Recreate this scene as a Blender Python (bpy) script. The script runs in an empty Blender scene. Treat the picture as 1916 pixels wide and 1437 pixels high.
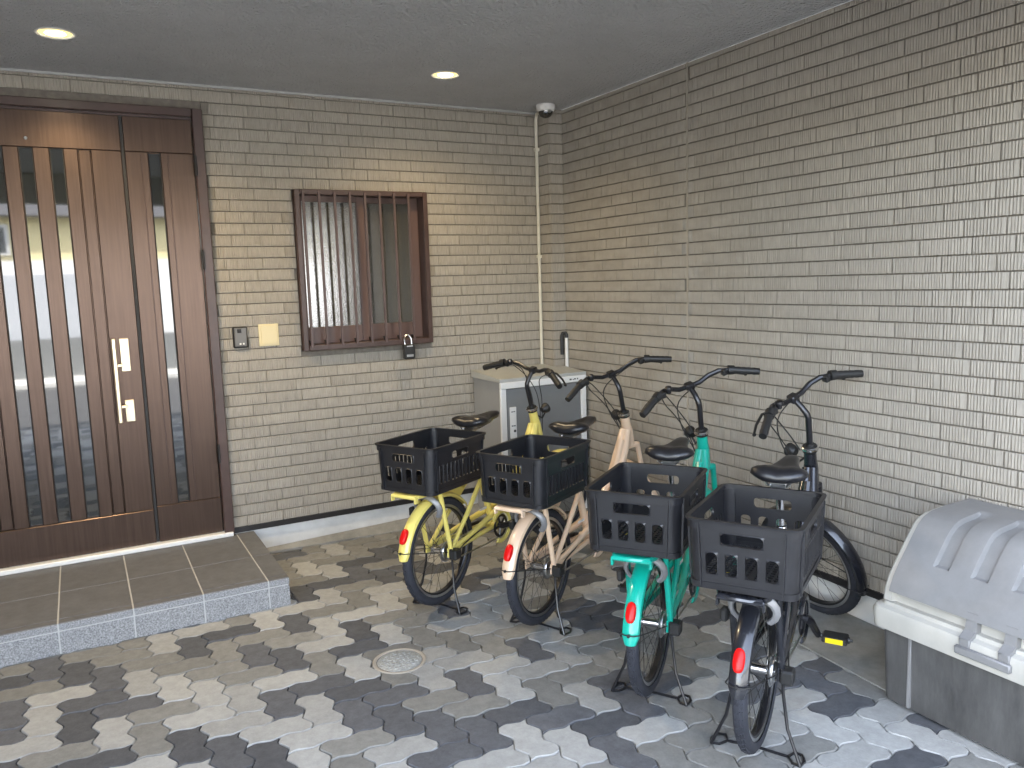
import bpy, math, random
from mathutils import Matrix, Vector
R_ = math.radians
sc = bpy.context.scene
C = sc.collection

# ------------------------------------------------------------------ camera, world, sun, exposure
cam_d = bpy.data.cameras.new('camera'); cam = bpy.data.objects.new('camera', cam_d); C.objects.link(cam)
YAW, PITCH, ROLL = 0.497250517, -0.129554298, -0.0310555520
f = Vector((math.sin(YAW)*math.cos(PITCH), math.cos(YAW)*math.cos(PITCH), math.sin(PITCH)))
r = f.cross(Vector((0, 0, 1))).normalized(); u = r.cross(f)
r2 = r*math.cos(ROLL)+u*math.sin(ROLL); u2 = -r*math.sin(ROLL)+u*math.cos(ROLL)
M = Matrix((( r2.x, u2.x, -f.x, -2.93652), (r2.y, u2.y, -f.y, -4.74932), (r2.z, u2.z, -f.z, 1.56247), (0, 0, 0, 1)))
cam.matrix_world = M
cam_d.sensor_fit = 'HORIZONTAL'; cam_d.sensor_width = 36.0
cam_d.lens = 1484.35/1916*36.0
cam_d.clip_start = 0.05; cam_d.clip_end = 600
sc.camera = cam

SUN_EL, SUN_AZ = 46.0, 298.0     # degrees; azimuth measured from +Y (behind the house) towards +X
w = bpy.data.worlds.new('World'); sc.world = w; w.use_nodes = True
nt = w.node_tree; bg = nt.nodes['Background']
sky = nt.nodes.new('ShaderNodeTexSky'); sky.sky_type = 'NISHITA'; sky.sun_disc = False
sky.sun_elevation = R_(SUN_EL); sky.sun_rotation = R_(SUN_AZ); sky.dust_density = 2.0; sky.air_density = 1.0
hz_ = nt.nodes.new('ShaderNodeHueSaturation'); hz_.inputs['Saturation'].default_value = .60     # milky, hazy sky
nt.links.new(sky.outputs[0], hz_.inputs['Color']); nt.links.new(hz_.outputs[0], bg.inputs[0]); bg.inputs[1].default_value = 0.15
sd = bpy.data.lights.new('sun', 'SUN'); sd.energy = 2.6; sd.angle = R_(0.6); sd.color = (1, .95, .87)
sun = bpy.data.objects.new('sun', sd); C.objects.link(sun)
sv = Vector((math.sin(R_(SUN_AZ))*math.cos(R_(SUN_EL)), math.cos(R_(SUN_AZ))*math.cos(R_(SUN_EL)), math.sin(R_(SUN_EL))))
sun.rotation_euler = sv.to_track_quat('Z', 'Y').to_euler(); sun.location = (0, 20, 30)
vs = sc.view_settings; sc.display_settings.display_device = 'sRGB'
vs.view_transform = 'Standard'; vs.look = 'None'; vs.gamma = 1.0; vs.use_curve_mapping = False
vs.exposure = 3.9
sc.cycles.use_denoising = True
sc.cycles.max_bounces = 10; sc.cycles.diffuse_bounces = 6; sc.cycles.glossy_bounces = 4
sc.cycles.sample_clamp_indirect = 8.0
sc.cycles.caustics_reflective = False; sc.cycles.caustics_refractive = False

# ------------------------------------------------------------------ materials
def mat(name, col, rough=.6, metal=0., spec=.5, var=.0, vscale=8., bump=0., bscale=60., stretch=(1, 1, 1), coord='Object',
        rnd=0., coat=0., ior=None, col2=None, cscale=None, rvar=0., bdist=.002, objoff=False, nrough=.62, detail=6):
    m = bpy.data.materials.new(name); m.use_nodes = True
    n = m.node_tree; L = n.links; b = n.nodes['Principled BSDF']
    b.inputs['Roughness'].default_value = rough; b.inputs['Metallic'].default_value = metal
    b.inputs['Specular IOR Level'].default_value = spec
    if ior: b.inputs['IOR'].default_value = ior
    if coat: b.inputs['Coat Weight'].default_value = coat; b.inputs['Coat Roughness'].default_value = .08
    b.inputs['Base Color'].default_value = (*col, 1)
    tc = n.nodes.new('ShaderNodeTexCoord'); mp = n.nodes.new('ShaderNodeMapping')
    mp.inputs['Scale'].default_value = stretch
    L.new(tc.outputs[coord], mp.inputs['Vector'])
    oi = n.nodes.new('ShaderNodeObjectInfo')
    vec = mp.outputs[0]
    if objoff:
        mu = n.nodes.new('ShaderNodeMath'); mu.operation = 'MULTIPLY'; mu.inputs[1].default_value = 37.3
        L.new(oi.outputs['Random'], mu.inputs[0])
        ad = n.nodes.new('ShaderNodeVectorMath'); ad.operation = 'ADD'
        L.new(mp.outputs[0], ad.inputs[0]); L.new(mu.outputs[0], ad.inputs[1]); vec = ad.outputs[0]
    out = None
    if var or col2:
        nz = n.nodes.new('ShaderNodeTexNoise'); nz.inputs['Scale'].default_value = vscale; nz.inputs['Detail'].default_value = detail
        nz.inputs['Roughness'].default_value = nrough
        L.new(vec, nz.inputs['Vector'])
        rp = n.nodes.new('ShaderNodeValToRGB'); rp.color_ramp.elements[0].position = .32; rp.color_ramp.elements[1].position = .68
        if col2: c0, c1 = col, col2
        else:
            c0 = tuple(max(0, c*(1-var)) for c in col); c1 = tuple(min(1, c*(1+var)) for c in col)
        rp.color_ramp.elements[0].color = (*c0, 1); rp.color_ramp.elements[1].color = (*c1, 1)
        L.new(nz.outputs['Fac'], rp.inputs[0]); out = rp.outputs[0]
        L.new(out, b.inputs['Base Color'])
        if rvar:
            mr = n.nodes.new('ShaderNodeMapRange'); mr.inputs['To Min'].default_value = max(.02, rough-rvar); mr.inputs['To Max'].default_value = min(1, rough+rvar)
            L.new(nz.outputs['Fac'], mr.inputs['Value']); L.new(mr.outputs[0], b.inputs['Roughness'])
    if rnd:
        hs = n.nodes.new('ShaderNodeHueSaturation')
        if out: L.new(out, hs.inputs['Color'])
        else: hs.inputs['Color'].default_value = (*col, 1)
        mr = n.nodes.new('ShaderNodeMapRange'); mr.inputs['To Min'].default_value = 1-rnd; mr.inputs['To Max'].default_value = 1+rnd
        L.new(oi.outputs['Random'], mr.inputs['Value']); L.new(mr.outputs[0], hs.inputs['Value'])
        L.new(hs.outputs[0], b.inputs['Base Color'])
    if bump:
        n2 = n.nodes.new('ShaderNodeTexNoise'); n2.inputs['Scale'].default_value = bscale; n2.inputs['Detail'].default_value = 5
        L.new(vec, n2.inputs['Vector'])
        bp = n.nodes.new('ShaderNodeBump'); bp.inputs['Strength'].default_value = bump; bp.inputs['Distance'].default_value = bdist
        L.new(n2.outputs['Fac'], bp.inputs['Height']); L.new(bp.outputs[0], b.inputs['Normal'])
    m['bsdf'] = 1
    return m

def emit(name, col, s):
    m = bpy.data.materials.new(name); m.use_nodes = True
    b = m.node_tree.nodes['Principled BSDF']; b.inputs['Base Color'].default_value = (*col, 1)
    b.inputs['Emission Color'].default_value = (*col, 1); b.inputs['Emission Strength'].default_value = s
    return m

MT = {}
MT['brick'] = mat('siding_brick', (.335, .305, .258), .8, var=.12, vscale=7, stretch=(24, 1, 2.0), bump=.35, bscale=7, bdist=.006, rnd=.055, objoff=True, spec=.3)
MT['grout'] = mat('siding_joint', (.165, .145, .12), .9, var=.2, vscale=30)
MT['seal'] = mat('sealant', (.36, .325, .27), .7)
MT['flash'] = mat('dark_flashing', (.018, .017, .018), .35, var=.2, vscale=6)
MT['plinth'] = mat('plinth_mortar', (.60, .595, .57), .85, var=.12, vscale=5, bump=.4, bscale=90)
MT['ceil'] = mat('sprayed_plaster', (.63, .635, .64), .9, var=.05, vscale=3, bump=1.0, bscale=55, bdist=.05, spec=.3)
MT['trim'] = mat('ceiling_trim', (.42, .42, .41), .7)
MT['door'] = mat('door_bronze', (.090, .062, .049), .30, var=.14, vscale=5, stretch=(16, 16, .5), bump=.06, bscale=12, spec=.6, rvar=.04, metal=.92)
MT['dframe'] = mat('door_frame_bronze', (.060, .034, .028), .36, var=.2, vscale=6)
MT['gasket'] = mat('gasket', (.008, .007, .007), .6)
MT['glass'] = mat('pane_glass', (.012, .014, .013), .03, spec=.8, ior=1.85)
MT['rainglass'] = mat('obscure_glass', (.055, .05, .038), .09, spec=.8, ior=2.0, bump=.14, bscale=110, bdist=.003)
MT['champ'] = mat('champagne_metal', (.72, .62, .45), .3, metal=.85, var=.06, vscale=30)
MT['steel'] = mat('brushed_steel', (.62, .62, .62), .28, metal=1.0, var=.08, vscale=40)
MT['alu'] = mat('white_aluminium', (.72, .72, .70), .4)
MT['tiletop'] = mat('step_tile', (.120, .122, .126), .55, var=.22, vscale=14, nrough=.8, detail=10, bump=.1, bscale=200, rnd=.05, objoff=True)
MT['granite'] = mat('riser_granite', (.11, .112, .115), .6, vscale=150, col2=(.40, .40, .40), bump=.15, bscale=170)
MT['tilegrout'] = mat('tile_grout', (.46, .455, .44), .9)
MT['sand'] = mat('joint_sand', (.36, .345, .31), .95, var=.35, vscale=14, bump=.5, bscale=150)
MT['pav_light'] = mat('paver_light', (.335, .335, .318), .85, var=.16, vscale=24, bump=.5, bscale=110, nrough=.78, detail=9, rnd=.12, objoff=True, spec=.35)
MT['pav_mid'] = mat('paver_mid', (.205, .203, .188), .85, var=.2, vscale=24, bump=.5, bscale=110, nrough=.78, detail=9, rnd=.14, objoff=True, spec=.35)
MT['pav_dark'] = mat('paver_dark', (.092, .095, .102), .8, var=.26, vscale=24, bump=.5, bscale=110, nrough=.78, detail=9, rnd=.2, objoff=True, spec=.4)
MT['apron'] = mat('concrete_apron', (.24, .236, .215), .85, var=.30, vscale=5, bump=.5, bscale=120, nrough=.75, detail=9)
MT['cast'] = mat('drain_cover', (.40, .42, .42), .5, metal=.3, var=.3, vscale=90, bump=.8, bscale=120, bdist=.003)
MT['crate'] = mat('crate_plastic', (.013, .013, .015), .36, spec=.55, var=.2, vscale=20, bump=.05, bscale=300)
MT['rubber'] = mat('tyre_rubber', (.022, .024, .032), .75, var=.25, vscale=40, bump=.3, bscale=200)
MT['blk'] = mat('black_paint', (.010, .010, .012), .3, spec=.6)
MT['blkmat'] = mat('black_plastic', (.014, .014, .014), .5)
MT['vinyl'] = mat('saddle_vinyl', (.012, .012, .014), .32, bump=.1, bscale=250)
MT['chrome'] = mat('chrome', (.75, .75, .76), .16, metal=1.0)
MT['spoke'] = mat('spoke_black', (.03, .03, .03), .3, metal=.6)
MT['lockgrey'] = mat('lock_grey', (.26, .26, .265), .4, metal=.3)
MT['red'] = mat('reflector_red', (.62, .006, .006), .3, spec=.3)
MT['yrefl'] = mat('reflector_yellow', (.80, .62, .01), .2, coat=.6)
MT['white'] = mat('white_plastic', (.78, .77, .74), .4, var=.04, vscale=6)
MT['ivory'] = mat('ivory_plastic', (.66, .56, .33), .45)
MT['cream_pipe'] = mat('cream_pvc', (.70, .66, .54), .45)
MT['cab'] = mat('cabinet_grey', (.30, .30, .295), .45, var=.05, vscale=5)
MT['cabdoor'] = mat('cabinet_door_grey', (.19, .195, .195), .5, var=.06, vscale=5)
MT['cabtop'] = mat('cabinet_lid', (.42, .425, .40), .5, var=.06, vscale=5)
MT['cabwhite'] = mat('cabinet_white', (.74, .74, .72), .4)
MT['ink'] = mat('print_ink', (.08, .08, .08), .6)
MT['binbase'] = mat('bin_base_plastic', (.085, .083, .080), .5, var=.35, vscale=5, nrough=.72, detail=9, stretch=(1, 3, .8), rvar=.1, bump=.05, bscale=40)
MT['binlid'] = mat('bin_lid_plastic', (.20, .198, .195), .45, var=.12, vscale=5, nrough=.75, detail=9, rvar=.08)
MT['binrim'] = mat('bin_rim_plastic', (.43, .415, .37), .45, var=.08, vscale=9)
MT['intgrey'] = mat('intercom_grey', (.13, .125, .118), .4)
MT['p_yellow'] = mat('paint_yellow', (.76, .64, .17), .3, coat=.5)
MT['p_beige'] = mat('paint_beige', (.72, .53, .37), .3, coat=.5)
MT['p_teal'] = mat('paint_teal', (.004, .37, .275), .3, coat=.5)
MT['p_black'] = mat('paint_black', (.013, .014, .018), .27, coat=.6)
MT['asphalt'] = mat('asphalt', (.075, .075, .077), .9, var=.2, vscale=3, bump=.4, bscale=200)
MT['ground'] = mat('far_ground', (.16, .155, .14), .95, var=.2, vscale=.5)
MT['plaster'] = mat('cream_render', (.80, .70, .40), .9, var=.06, vscale=1.5)
MT['plasterw'] = mat('white_render', (.80, .80, .80), .85, var=.05, vscale=1.5)
MT['shutter'] = mat('garage_shutter', (.55, .57, .60), .5, metal=.2)
MT['roof'] = mat('roof_tile', (.07, .065, .065), .7, var=.2, vscale=4)
MT['lampglow'] = emit('lamp_glow', (1.0, .90, .66), 5.0)
MT['lampwarm'] = emit('lamp_reflector_glow', (1.0, .74, .28), .11)  # reflector ring glows by itself, standing in for lamp light falling on it

# ------------------------------------------------------------------ mesh helpers
class MB:
    def __init__(s): s.v = []; s.f = []
    def add(s, vs, fs):
        o = len(s.v); s.v += [tuple(p) for p in vs]; s.f += [tuple(i+o for i in q) for q in fs]; return s
    def box(s, x0, x1, y0, y1, z0, z1, b=0.):
        if b <= 0:
            v = [(x, y, z) for x in (x0, x1) for y in (y0, y1) for z in (z0, z1)]
            return s.add(v, [(0, 1, 3, 2), (4, 6, 7, 5), (0, 4, 5, 1), (2, 3, 7, 6), (0, 2, 6, 4), (1, 5, 7, 3)])
        # bevelled box: 24 verts
        v = []; X = (x0, x1); Y = (y0, y1); Z = (z0, z1); idx = {}
        for i in (0, 1):
            for j in (0, 1):
                for k in (0, 1):
                    sx, sy, sz = (b if i == 0 else -b), (b if j == 0 else -b), (b if k == 0 else -b)
                    idx[i, j, k, 'x'] = len(v); v.append((X[i], Y[j]+sy, Z[k]+sz))
                    idx[i, j, k, 'y'] = len(v); v.append((X[i]+sx, Y[j], Z[k]+sz))
                    idx[i, j, k, 'z'] = len(v); v.append((X[i]+sx, Y[j]+sy, Z[k]))
        F = []
        c = [(0, 0), (0, 1), (1, 1), (1, 0)]
        for i in (0, 1):
            F.append([idx[i, a, b2, 'x'] for a, b2 in c]); F.append([idx[a, i, b2, 'y'] for a, b2 in c]); F.append([idx[a, b2, i, 'z'] for a, b2 in c])
        for i in (0, 1):
            for j in (0, 1):
                F.append([idx[i, j, 0, 'x'], idx[i, j, 1, 'x'], idx[i, j, 1, 'y'], idx[i, j, 0, 'y']])
                F.append([idx[i, 0, j, 'x'], idx[i, 1, j, 'x'], idx[i, 1, j, 'z'], idx[i, 0, j, 'z']])
                F.append([idx[0, i, j, 'y'], idx[1, i, j, 'y'], idx[1, i, j, 'z'], idx[0, i, j, 'z']])
                for k in (0, 1): F.append([idx[i, j, k, 'x'], idx[i, j, k, 'y'], idx[i, j, k, 'z']])
        return s.add(v, F)
    def tube(s, path, rad, n=8, closed=False, cap=True, flat=None):
        P = [Vector(p) for p in path]; m = len(P); rs = rad if isinstance(rad, (list, tuple)) else [rad]*m
        T = []
        for i in range(m):
            a = P[(i-1) % m] if (closed or i > 0) else P[i]; b = P[(i+1) % m] if (closed or i < m-1) else P[i]
            T.append((b-a).normalized())
        up = Vector((0, 0, 1)) if abs(T[0].z) < .9 else Vector((1, 0, 0))
        nrm = (up - T[0]*up.dot(T[0])).normalized(); vs = []
        for i in range(m):
            if i: nrm = (nrm - T[i]*nrm.dot(T[i])); nrm = nrm.normalized() if nrm.length > 1e-6 else T[i].orthogonal().normalized()
            bn = T[i].cross(nrm)
            for k in range(n):
                a = 2*math.pi*k/n
                vs.append(P[i]+nrm*(math.cos(a)*rs[i])+bn*(math.sin(a)*rs[i]*(flat or 1)))
        F = []
        for i in range(m if closed else m-1):
            j = (i+1) % m
            for k in range(n): F.append((i*n+k, i*n+(k+1) % n, j*n+(k+1) % n, j*n+k))
        if cap and not closed: F += [tuple(range(n))[::-1], tuple((m-1)*n+k for k in range(n))]
        return s.add(vs, F)
    def lathe(s, prof, n=24, axis='y', c=(0, 0, 0), a0=0., a1=None, close=False):
        # prof: list of (radius, height along axis)
        full = a1 is None; a1 = a0+2*math.pi if full else a1
        cnt = n if full else n+1; vs = []
        for k in range(cnt):
            a = a0+(a1-a0)*k/n
            for (rr, h) in prof:
                p, q = rr*math.cos(a), rr*math.sin(a)
                vs.append({'y': (c[0]+p, c[1]+h, c[2]+q), 'z': (c[0]+p, c[1]+q, c[2]+h), 'x': (c[0]+h, c[1]+p, c[2]+q)}[axis])
        m = len(prof); F = []
        for k in range(n):
            k2 = (k+1) % cnt
            for i in range(m if close else m-1):
                j = (i+1) % m
                F.append((k*m+i, k*m+j, k2*m+j, k2*m+i))
        return s.add(vs, F)
    def loft(s, rings, cap=True):
        n = len(rings[0]); vs = [p for q in rings for p in q]; F = []
        for i in range(len(rings)-1):
            for k in range(n): F.append((i*n+k, i*n+(k+1) % n, (i+1)*n+(k+1) % n, (i+1)*n+k))
        if cap: F += [tuple(range(n)), tuple((len(rings)-1)*n+k for k in range(n))]
        return s.add(vs, F)
    def prism(s, poly, y0, y1, plane='xz'):
        n = len(poly)
        def P(a, b, h): return (a, h, b) if plane == 'xz' else ((a, b, h) if plane == 'xy' else (h, a, b))
        vs = [P(a, b, y0) for a, b in poly]+[P(a, b, y1) for a, b in poly]
        return s.add(vs, [tuple(range(n)), tuple(range(n, 2*n))]+[(k, (k+1) % n, n+(k+1) % n, n+k) for k in range(n)])
    def mesh(s, name, m=None, angle=35):
        me = bpy.data.meshes.new(name); me.from_pydata(s.v, [], s.f)
        import bmesh as _b
        bm = _b.new(); bm.from_mesh(me); _b.ops.recalc_face_normals(bm, faces=bm.faces); bm.to_mesh(me); bm.free()
        if m is not None: me.materials.append(m)
        if angle:
            me.shade_smooth(); me.set_sharp_from_angle(angle=R_(angle))
        return me

def link(name, me, parent=None, loc=None, mtx=None, m=None):
    o = bpy.data.objects.new(name, me); C.objects.link(o)
    if parent: o.parent = parent
    if mtx is not None: o.matrix_local = mtx
    elif loc is not None: o.location = loc
    if m is not None:
        if not me.materials: me.materials.append(m)
        o.material_slots[0].link = 'OBJECT'; o.material_slots[0].material = m
    return o
def build(name, mb, m, parent=None, angle=35, **k): return link(name, mb.mesh(name, m, angle), parent, **k)
def tag(o, label=None, cat=None, group=None, kind=None):
    if label: o['label'] = label
    if cat: o['category'] = cat
    if group: o['group'] = group
    if kind: o['kind'] = kind
    return o
def empty(name, loc=(0, 0, 0), rz=0., **k):
    o = bpy.data.objects.new(name, None); C.objects.link(o); o.location = loc; o.rotation_euler = (0, 0, rz); o.empty_display_size = .1
    return tag(o, **k)
def arc(cx, cz, rad, a0, a1, n, y=0.): return [(cx+rad*math.cos(R_(a0+(a1-a0)*i/n)), y, cz+rad*math.sin(R_(a0+(a1-a0)*i/n))) for i in range(n+1)]
CX, CY, CZ = -2.93652, -4.74932, 1.56247
def bk(x, z, y):   # a point known on the back-wall plane, moved to depth y along the line of sight from where it was measured
    t = (y-CY)/(0-CY); return CX+(x-CX)*t, CZ+(z-CZ)*t

# ------------------------------------------------------------------ ground, apron, paving
HZ = 2.672                       # ceiling height
g = MB().add([(-300, -300, -.06), (300, -300, -.06), (300, 300, -.06), (-300, 300, -.06)], [(0, 1, 2, 3)])
tag(build('ground', g, MT['ground'], angle=0), kind='structure')
g = MB().add([(-60, -11.2, -.045), (60, -11.2, -.045), (60, -6.0, -.045), (-60, -6.0, -.045)], [(0, 1, 2, 3)])
g2 = MB().add([(-60, -9.4, -.03), (60, -9.4, -.03), (60, -5.995, -.03), (-60, -5.995, -.03)], [(0, 1, 2, 3)])
tag(build('forecourt', g2, MT['asphalt'], angle=0), kind='structure')
tag(build('road', g, MT['asphalt'], angle=0), kind='structure')

UX, UY = .1135, .1162            # paver module
X0, Y0 = -2.217, -2.055
def wob(t):  # edge wave, zero at the grid points
    t = t % 1.0
    a = t*4
    v = a if a < 1 else (2-a if a < 3 else a-4)
    return .75*v+.25*math.sin(2*math.pi*t)
def warp(x, y):
    return x+.0140*wob((y-Y0)/UY), y+.0085*wob((x-X0)/UX)
def paver_mesh(nx, ny):
    pts = []
    T = (0, .20, .30, .70, .80)
    for i in range(nx): pts += [((i+t)*UX, 0) for t in T]
    for j in range(ny): pts += [(nx*UX, (j+t)*UY) for t in T]
    for i in range(nx): pts += [((nx-i-t)*UX, ny*UY) for t in T]
    for j in range(ny): pts += [(0, (ny-j-t)*UY) for t in T]
    cx, cy = nx*UX/2, ny*UY/2
    W = [warp(X0+a, Y0+b) for a, b in pts]; W = [(a-X0-cx, b-Y0-cy) for a, b in W]
    def ins(d): return [(a*(1-d/cx), b*(1-d/cy)) for a, b in W]
    o1 = ins(.0015); o2 = ins(.0045); n = len(W)
    mb = MB(); mb.add([(a, b, -.02) for a, b in o1]+[(a, b, -.0045) for a, b in o1]+[(a, b, 0) for a, b in o2],
        [(k, (k+1) % n, n+(k+1) % n, n+k) for k in range(n)]+[(n+k, n+(k+1) % n, 2*n+(k+1) % n, 2*n+k) for k in range(n)]+[tuple(range(2*n, 3*n))])
    return mb
paving = MB().add([(-7.5, -6.0, -.014), (0, -6.0, -.014), (0, .02, -.014), (-7.5, .02, -.014)], [(0, 1, 2, 3)])
paving = tag(build('paving', paving, MT['sand'], angle=0), kind='structure')
PH = paver_mesh(2, 1); PV = paver_mesh(1, 2)
meH = PH.mesh('paver', MT['pav_light'], 20); meV = PV.mesh('paver', MT['pav_light'], 20)
rnd = random.Random(11)
def cproj(x, y, z):
    d = Vector((x, y, z))-Vector((CX, CY, CZ)); zz = d.dot(f)
    if zz < .1: return None
    return 958+1484.35*d.dot(r2)/zz, 718.5-1484.35*d.dot(u2)/zz, zz
TONES = {}
#TONES_BEGIN
for q_ in [(-5,8),(-6,5),(-5,4),(-4,3),(-3,2),(-9,6),(-5,2),(-9,4),(-7,2),(-4,1),(-10,3),(2,9),(-1,8),(0,9),(1,6),(3,4),(5,4),(6,3),(0,5),(1,2),(3,0),(3,2),(4,1),(5,0),(-2,3),(-1,0),(-3,0),(-2,-1),(0,-3),(-2,-3),(2,-5),(9,2),(8,1),(8,-1),(6,-1),(5,-2),(7,-4),(7,-6),(10,-5),(4,-5),(5,-6),(3,-6),(-7,0),(14,-5),(12,-7),(12,-9),(14,-9),(13,-10),(2,7),(8,3)]: TONES[q_] = 'l'
for q_ in [(-4,7),(-3,8),(-9,8),(-8,7),(-7,6),(-8,5),(-7,4),(-10,5),(-8,3),(-5,0),(-4,-1),(-8,1),(1,10),(0,7),(2,5),(1,4),(-2,5),(-1,4),(-1,2),(0,1),(1,0),(4,-1),(-2,1),(0,-1),(1,-2),(2,-3),(3,-4),(1,-4),(-3,-2),(10,1),(7,0),(8,-3),(9,-4),(8,-5),(4,-3),(5,-4),(6,-5),(6,-7),(14,-7),(13,-8),(12,-11)]: TONES[q_] = 'd'
for q_ in [(-6,9),(-3,6),(-7,8),(-6,7),(-8,9),(-5,6),(-4,5),(-3,4),(-10,7),(-10,9),(-6,3),(-6,1),(-9,2),(3,8),(1,8),(3,6),(4,5),(4,3),(5,2),(6,1),(-2,7),(-1,6),(2,3),(0,3),(2,1),(2,-1),(3,-2),(-1,-2),(-1,-4),(7,2),(9,0),(9,-2),(10,-1),(7,-2),(6,-3),(9,-6),(8,-7),(7,-8),(10,-7),(11,-4),(10,-3),(11,-2),(12,-3),(4,-7),(8,-9),(13,-2)]: TONES[q_] = 'm'
#TONES_END
pav = []
for i in range(-47, 20):
    for j in range(-34, 19):
        d = (i+j+3) % 4
        if d == 0: nx, ny = 2, 1
        elif d == 2: nx, ny = 1, 2
        else: continue
        x, y = X0+(i+nx/2)*UX, Y0+(j+ny/2)*UY
        if not (-7.4 < x < -.30 and -5.95 < y < -.03): continue
        if x < -2.22 and y > -.80: continue
        p = cproj(x, y, 0)
        vis = p is not None and -60 < p[0] < 1976 and p[1] < 1490 and p[1] > 900
        pav.append((0 if vis else 1, (p[2] if p else 99), i, j, nx, ny, x, y))
pav.sort()
rest = {k: MB() for k in ('light', 'mid', 'dark')}
for k, (nv, dist, i, j, nx, ny, x, y) in enumerate(pav):
    q = rnd.random(); tone = ('light' if q < .42 else ('mid' if q < .68 else 'dark')) if j < 7 else ('light' if q < .16 else ('mid' if q < .74 else 'dark'))
    tone = {'l': 'light', 'm': 'mid', 'd': 'dark'}.get(TONES.get((i, j)), tone)
    dz, rx, ry = rnd.uniform(-.0015, .001), rnd.uniform(-.008, .008), rnd.uniform(-.008, .008)
    if k < 300:
        o = link('paver', meH if nx == 2 else meV, paving, m=MT['pav_'+tone])
        o.location = (x, y, dz); o.rotation_euler = (rx, ry, 0)
    else:
        src = PH if nx == 2 else PV
        rest[tone].add([(x+a, y+b, c+dz) for a, b, c in src.v], src.f)
for tone, mb in rest.items():
    if mb.v: tag(build('paver', mb, MT['pav_'+tone], paving, angle=20), kind='stuff')

ap = MB()   # concrete apron along the two walls, rising to them
for y0, y1, xa, xb in [(-.1, -1.2, -.30, -.33), (-1.2, -2.2, -.33, -.36), (-2.2, -2.75, -.36, -.40), (-2.75, -3.3, -.40, -.44), (-3.3, -5.9, -.44, -.5)]:
    za, zb = (.035 if y0 > -2.7 else .012), (.035 if y1 > -2.7 else .012)
    ap.add([(xa, y0, -.01), (xb, y1, -.01), (xa, y0, .0055), (xb, y1, .0055), (0, y0, za), (0, y1, zb)], [(0, 1, 3, 2), (2, 3, 5, 4)])
tag(build('concrete_apron', ap, MT['apron'], angle=20), kind='structure')
ap = MB()
ap.add([(-2.12, -.03, -.01), (0, -.17, -.01), (-2.12, -.03, .0055), (0, -.17, .0065), (-2.12, 0, .02), (0, 0, .085)], [(0, 1, 3, 2), (2, 3, 5, 4)])
tag(build('mortar_fillet', ap, MT['apron'], angle=20), kind='structure')

# ------------------------------------------------------------------ brick-faced walls
CH = .065; ZT = 38.4*CH+.15
def brick_mesh(L, seed):
    rg = random.Random(seed); net = L-.0030; h = CH-.0062
    xs = [0.]
    while xs[-1] < net-.012: xs.append(xs[-1]+rg.uniform(.0048, .0072))
    xs[-1] = net
    prof = []
    for k, x in enumerate(xs):
        prof.append((x-net/2, -.0085+(0 if k % 2 else rg.uniform(.0012, .0030)) if 0 < k < len(xs)-1 else -.0048))
    n = len(prof); mb = MB()
    vs = [(x, y+.0012, -h/2) for x, y in prof]+[(x, y, -h/2+.0035) for x, y in prof]+[(x, y, h/2-.002) for x, y in prof]+[(x, y+.0012, h/2) for x, y in prof]
    b0 = len(vs); vs += [(-net/2, .004, -h/2), (net/2, .004, -h/2), (-net/2, .004, h/2), (net/2, .004, h/2)]
    F = []
    for rr in range(3):
        for k in range(n-1): F.append((rr*n+k, rr*n+k+1, (rr+1)*n+k+1, (rr+1)*n+k))
    F += [tuple(range(n))+(b0+1, b0), tuple(range(3*n, 4*n))+(b0+3, b0+2), (0, n, 2*n, 3*n, b0+2, b0), (n-1, 2*n-1, 3*n-1, 4*n-1, b0+3, b0+1)]
    mb.add(vs, F); return mb
BR = {L: [brick_mesh(L, 100+k+int(L*1000)) for k in range(4)] for L in (.21, .157)}
BRM = {L: [b.mesh('brick', MT['brick'], 18) for b in BR[L]] for L in BR}
JB = {1: -2.077, 2: -2.206, 3: -2.18, 4: -2.208, 5: -2.157, 6: -2.183, 7: -2.102, 8: -2.025, 9: -2.204, 10: -2.13, 11: -2.159, 13: -2.134, 14: -2.207, 15: -2.182, 16: -2.16, 17: -2.079, 18: -2.129, 19: -2.078, 20: -2.051}
JR = {17: 2.417, 18: 2.466, 19: 2.491, 20: 2.363, 21: 2.437, 22: 2.412, 23: 2.547}
def courses(u0, u1, known, seed, block):
    """pieces (u_left, u_right, z_mid, height) for a wall running from u0 to u1"""
    rg = random.Random(seed); out = []; prev = []
    for n in range(0, 39):
        zt = ZT-CH*(n-1); zb = zt-CH; h = CH
        if n == 0: zt = HZ-.003; h = zt-zb
        j = known.get(n, u0+rg.uniform(0, .21)+.6)
        if n not in known:
            for _ in range(12):
                if all(abs(j-p_) > .035 for p_ in prev): break
                j = u0+.6+rg.uniform(0, .4)
        def step(v, sg):
            c_ = [.21, .21, .157]; rg.shuffle(c_)
            for L_ in c_:
                if all(abs(v+sg*L_-p_) > .030 for p_ in prev): return v+sg*L_
            return v+sg*c_[0]
        us = [j]
        while us[-1] < u1: us.append(step(us[-1], 1))
        us = us[::-1]
        while us[-1] > u0: us.append(step(us[-1], -1))
        us = us[::-1]; prev = us
        for a, b in zip(us[:-1], us[1:]):
            segs = [(max(a, u0), min(b, u1))]
            for (ba, bb, bz0, bz1) in block:
                if zb+.02 < bz1 and zt-.02 > bz0:
                    ns = []
                    for s0, s1 in segs:
                        if s1 <= ba or s0 >= bb: ns.append((s0, s1))
                        else:
                            if s0 < ba: ns.append((s0, ba))
                            if s1 > bb: ns.append((bb, s1))
                    segs = ns
            for s0, s1 in segs:
                if s1-s0 > .018: out.append((s0, s1, (zt+zb)/2, h))
    return out
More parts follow.
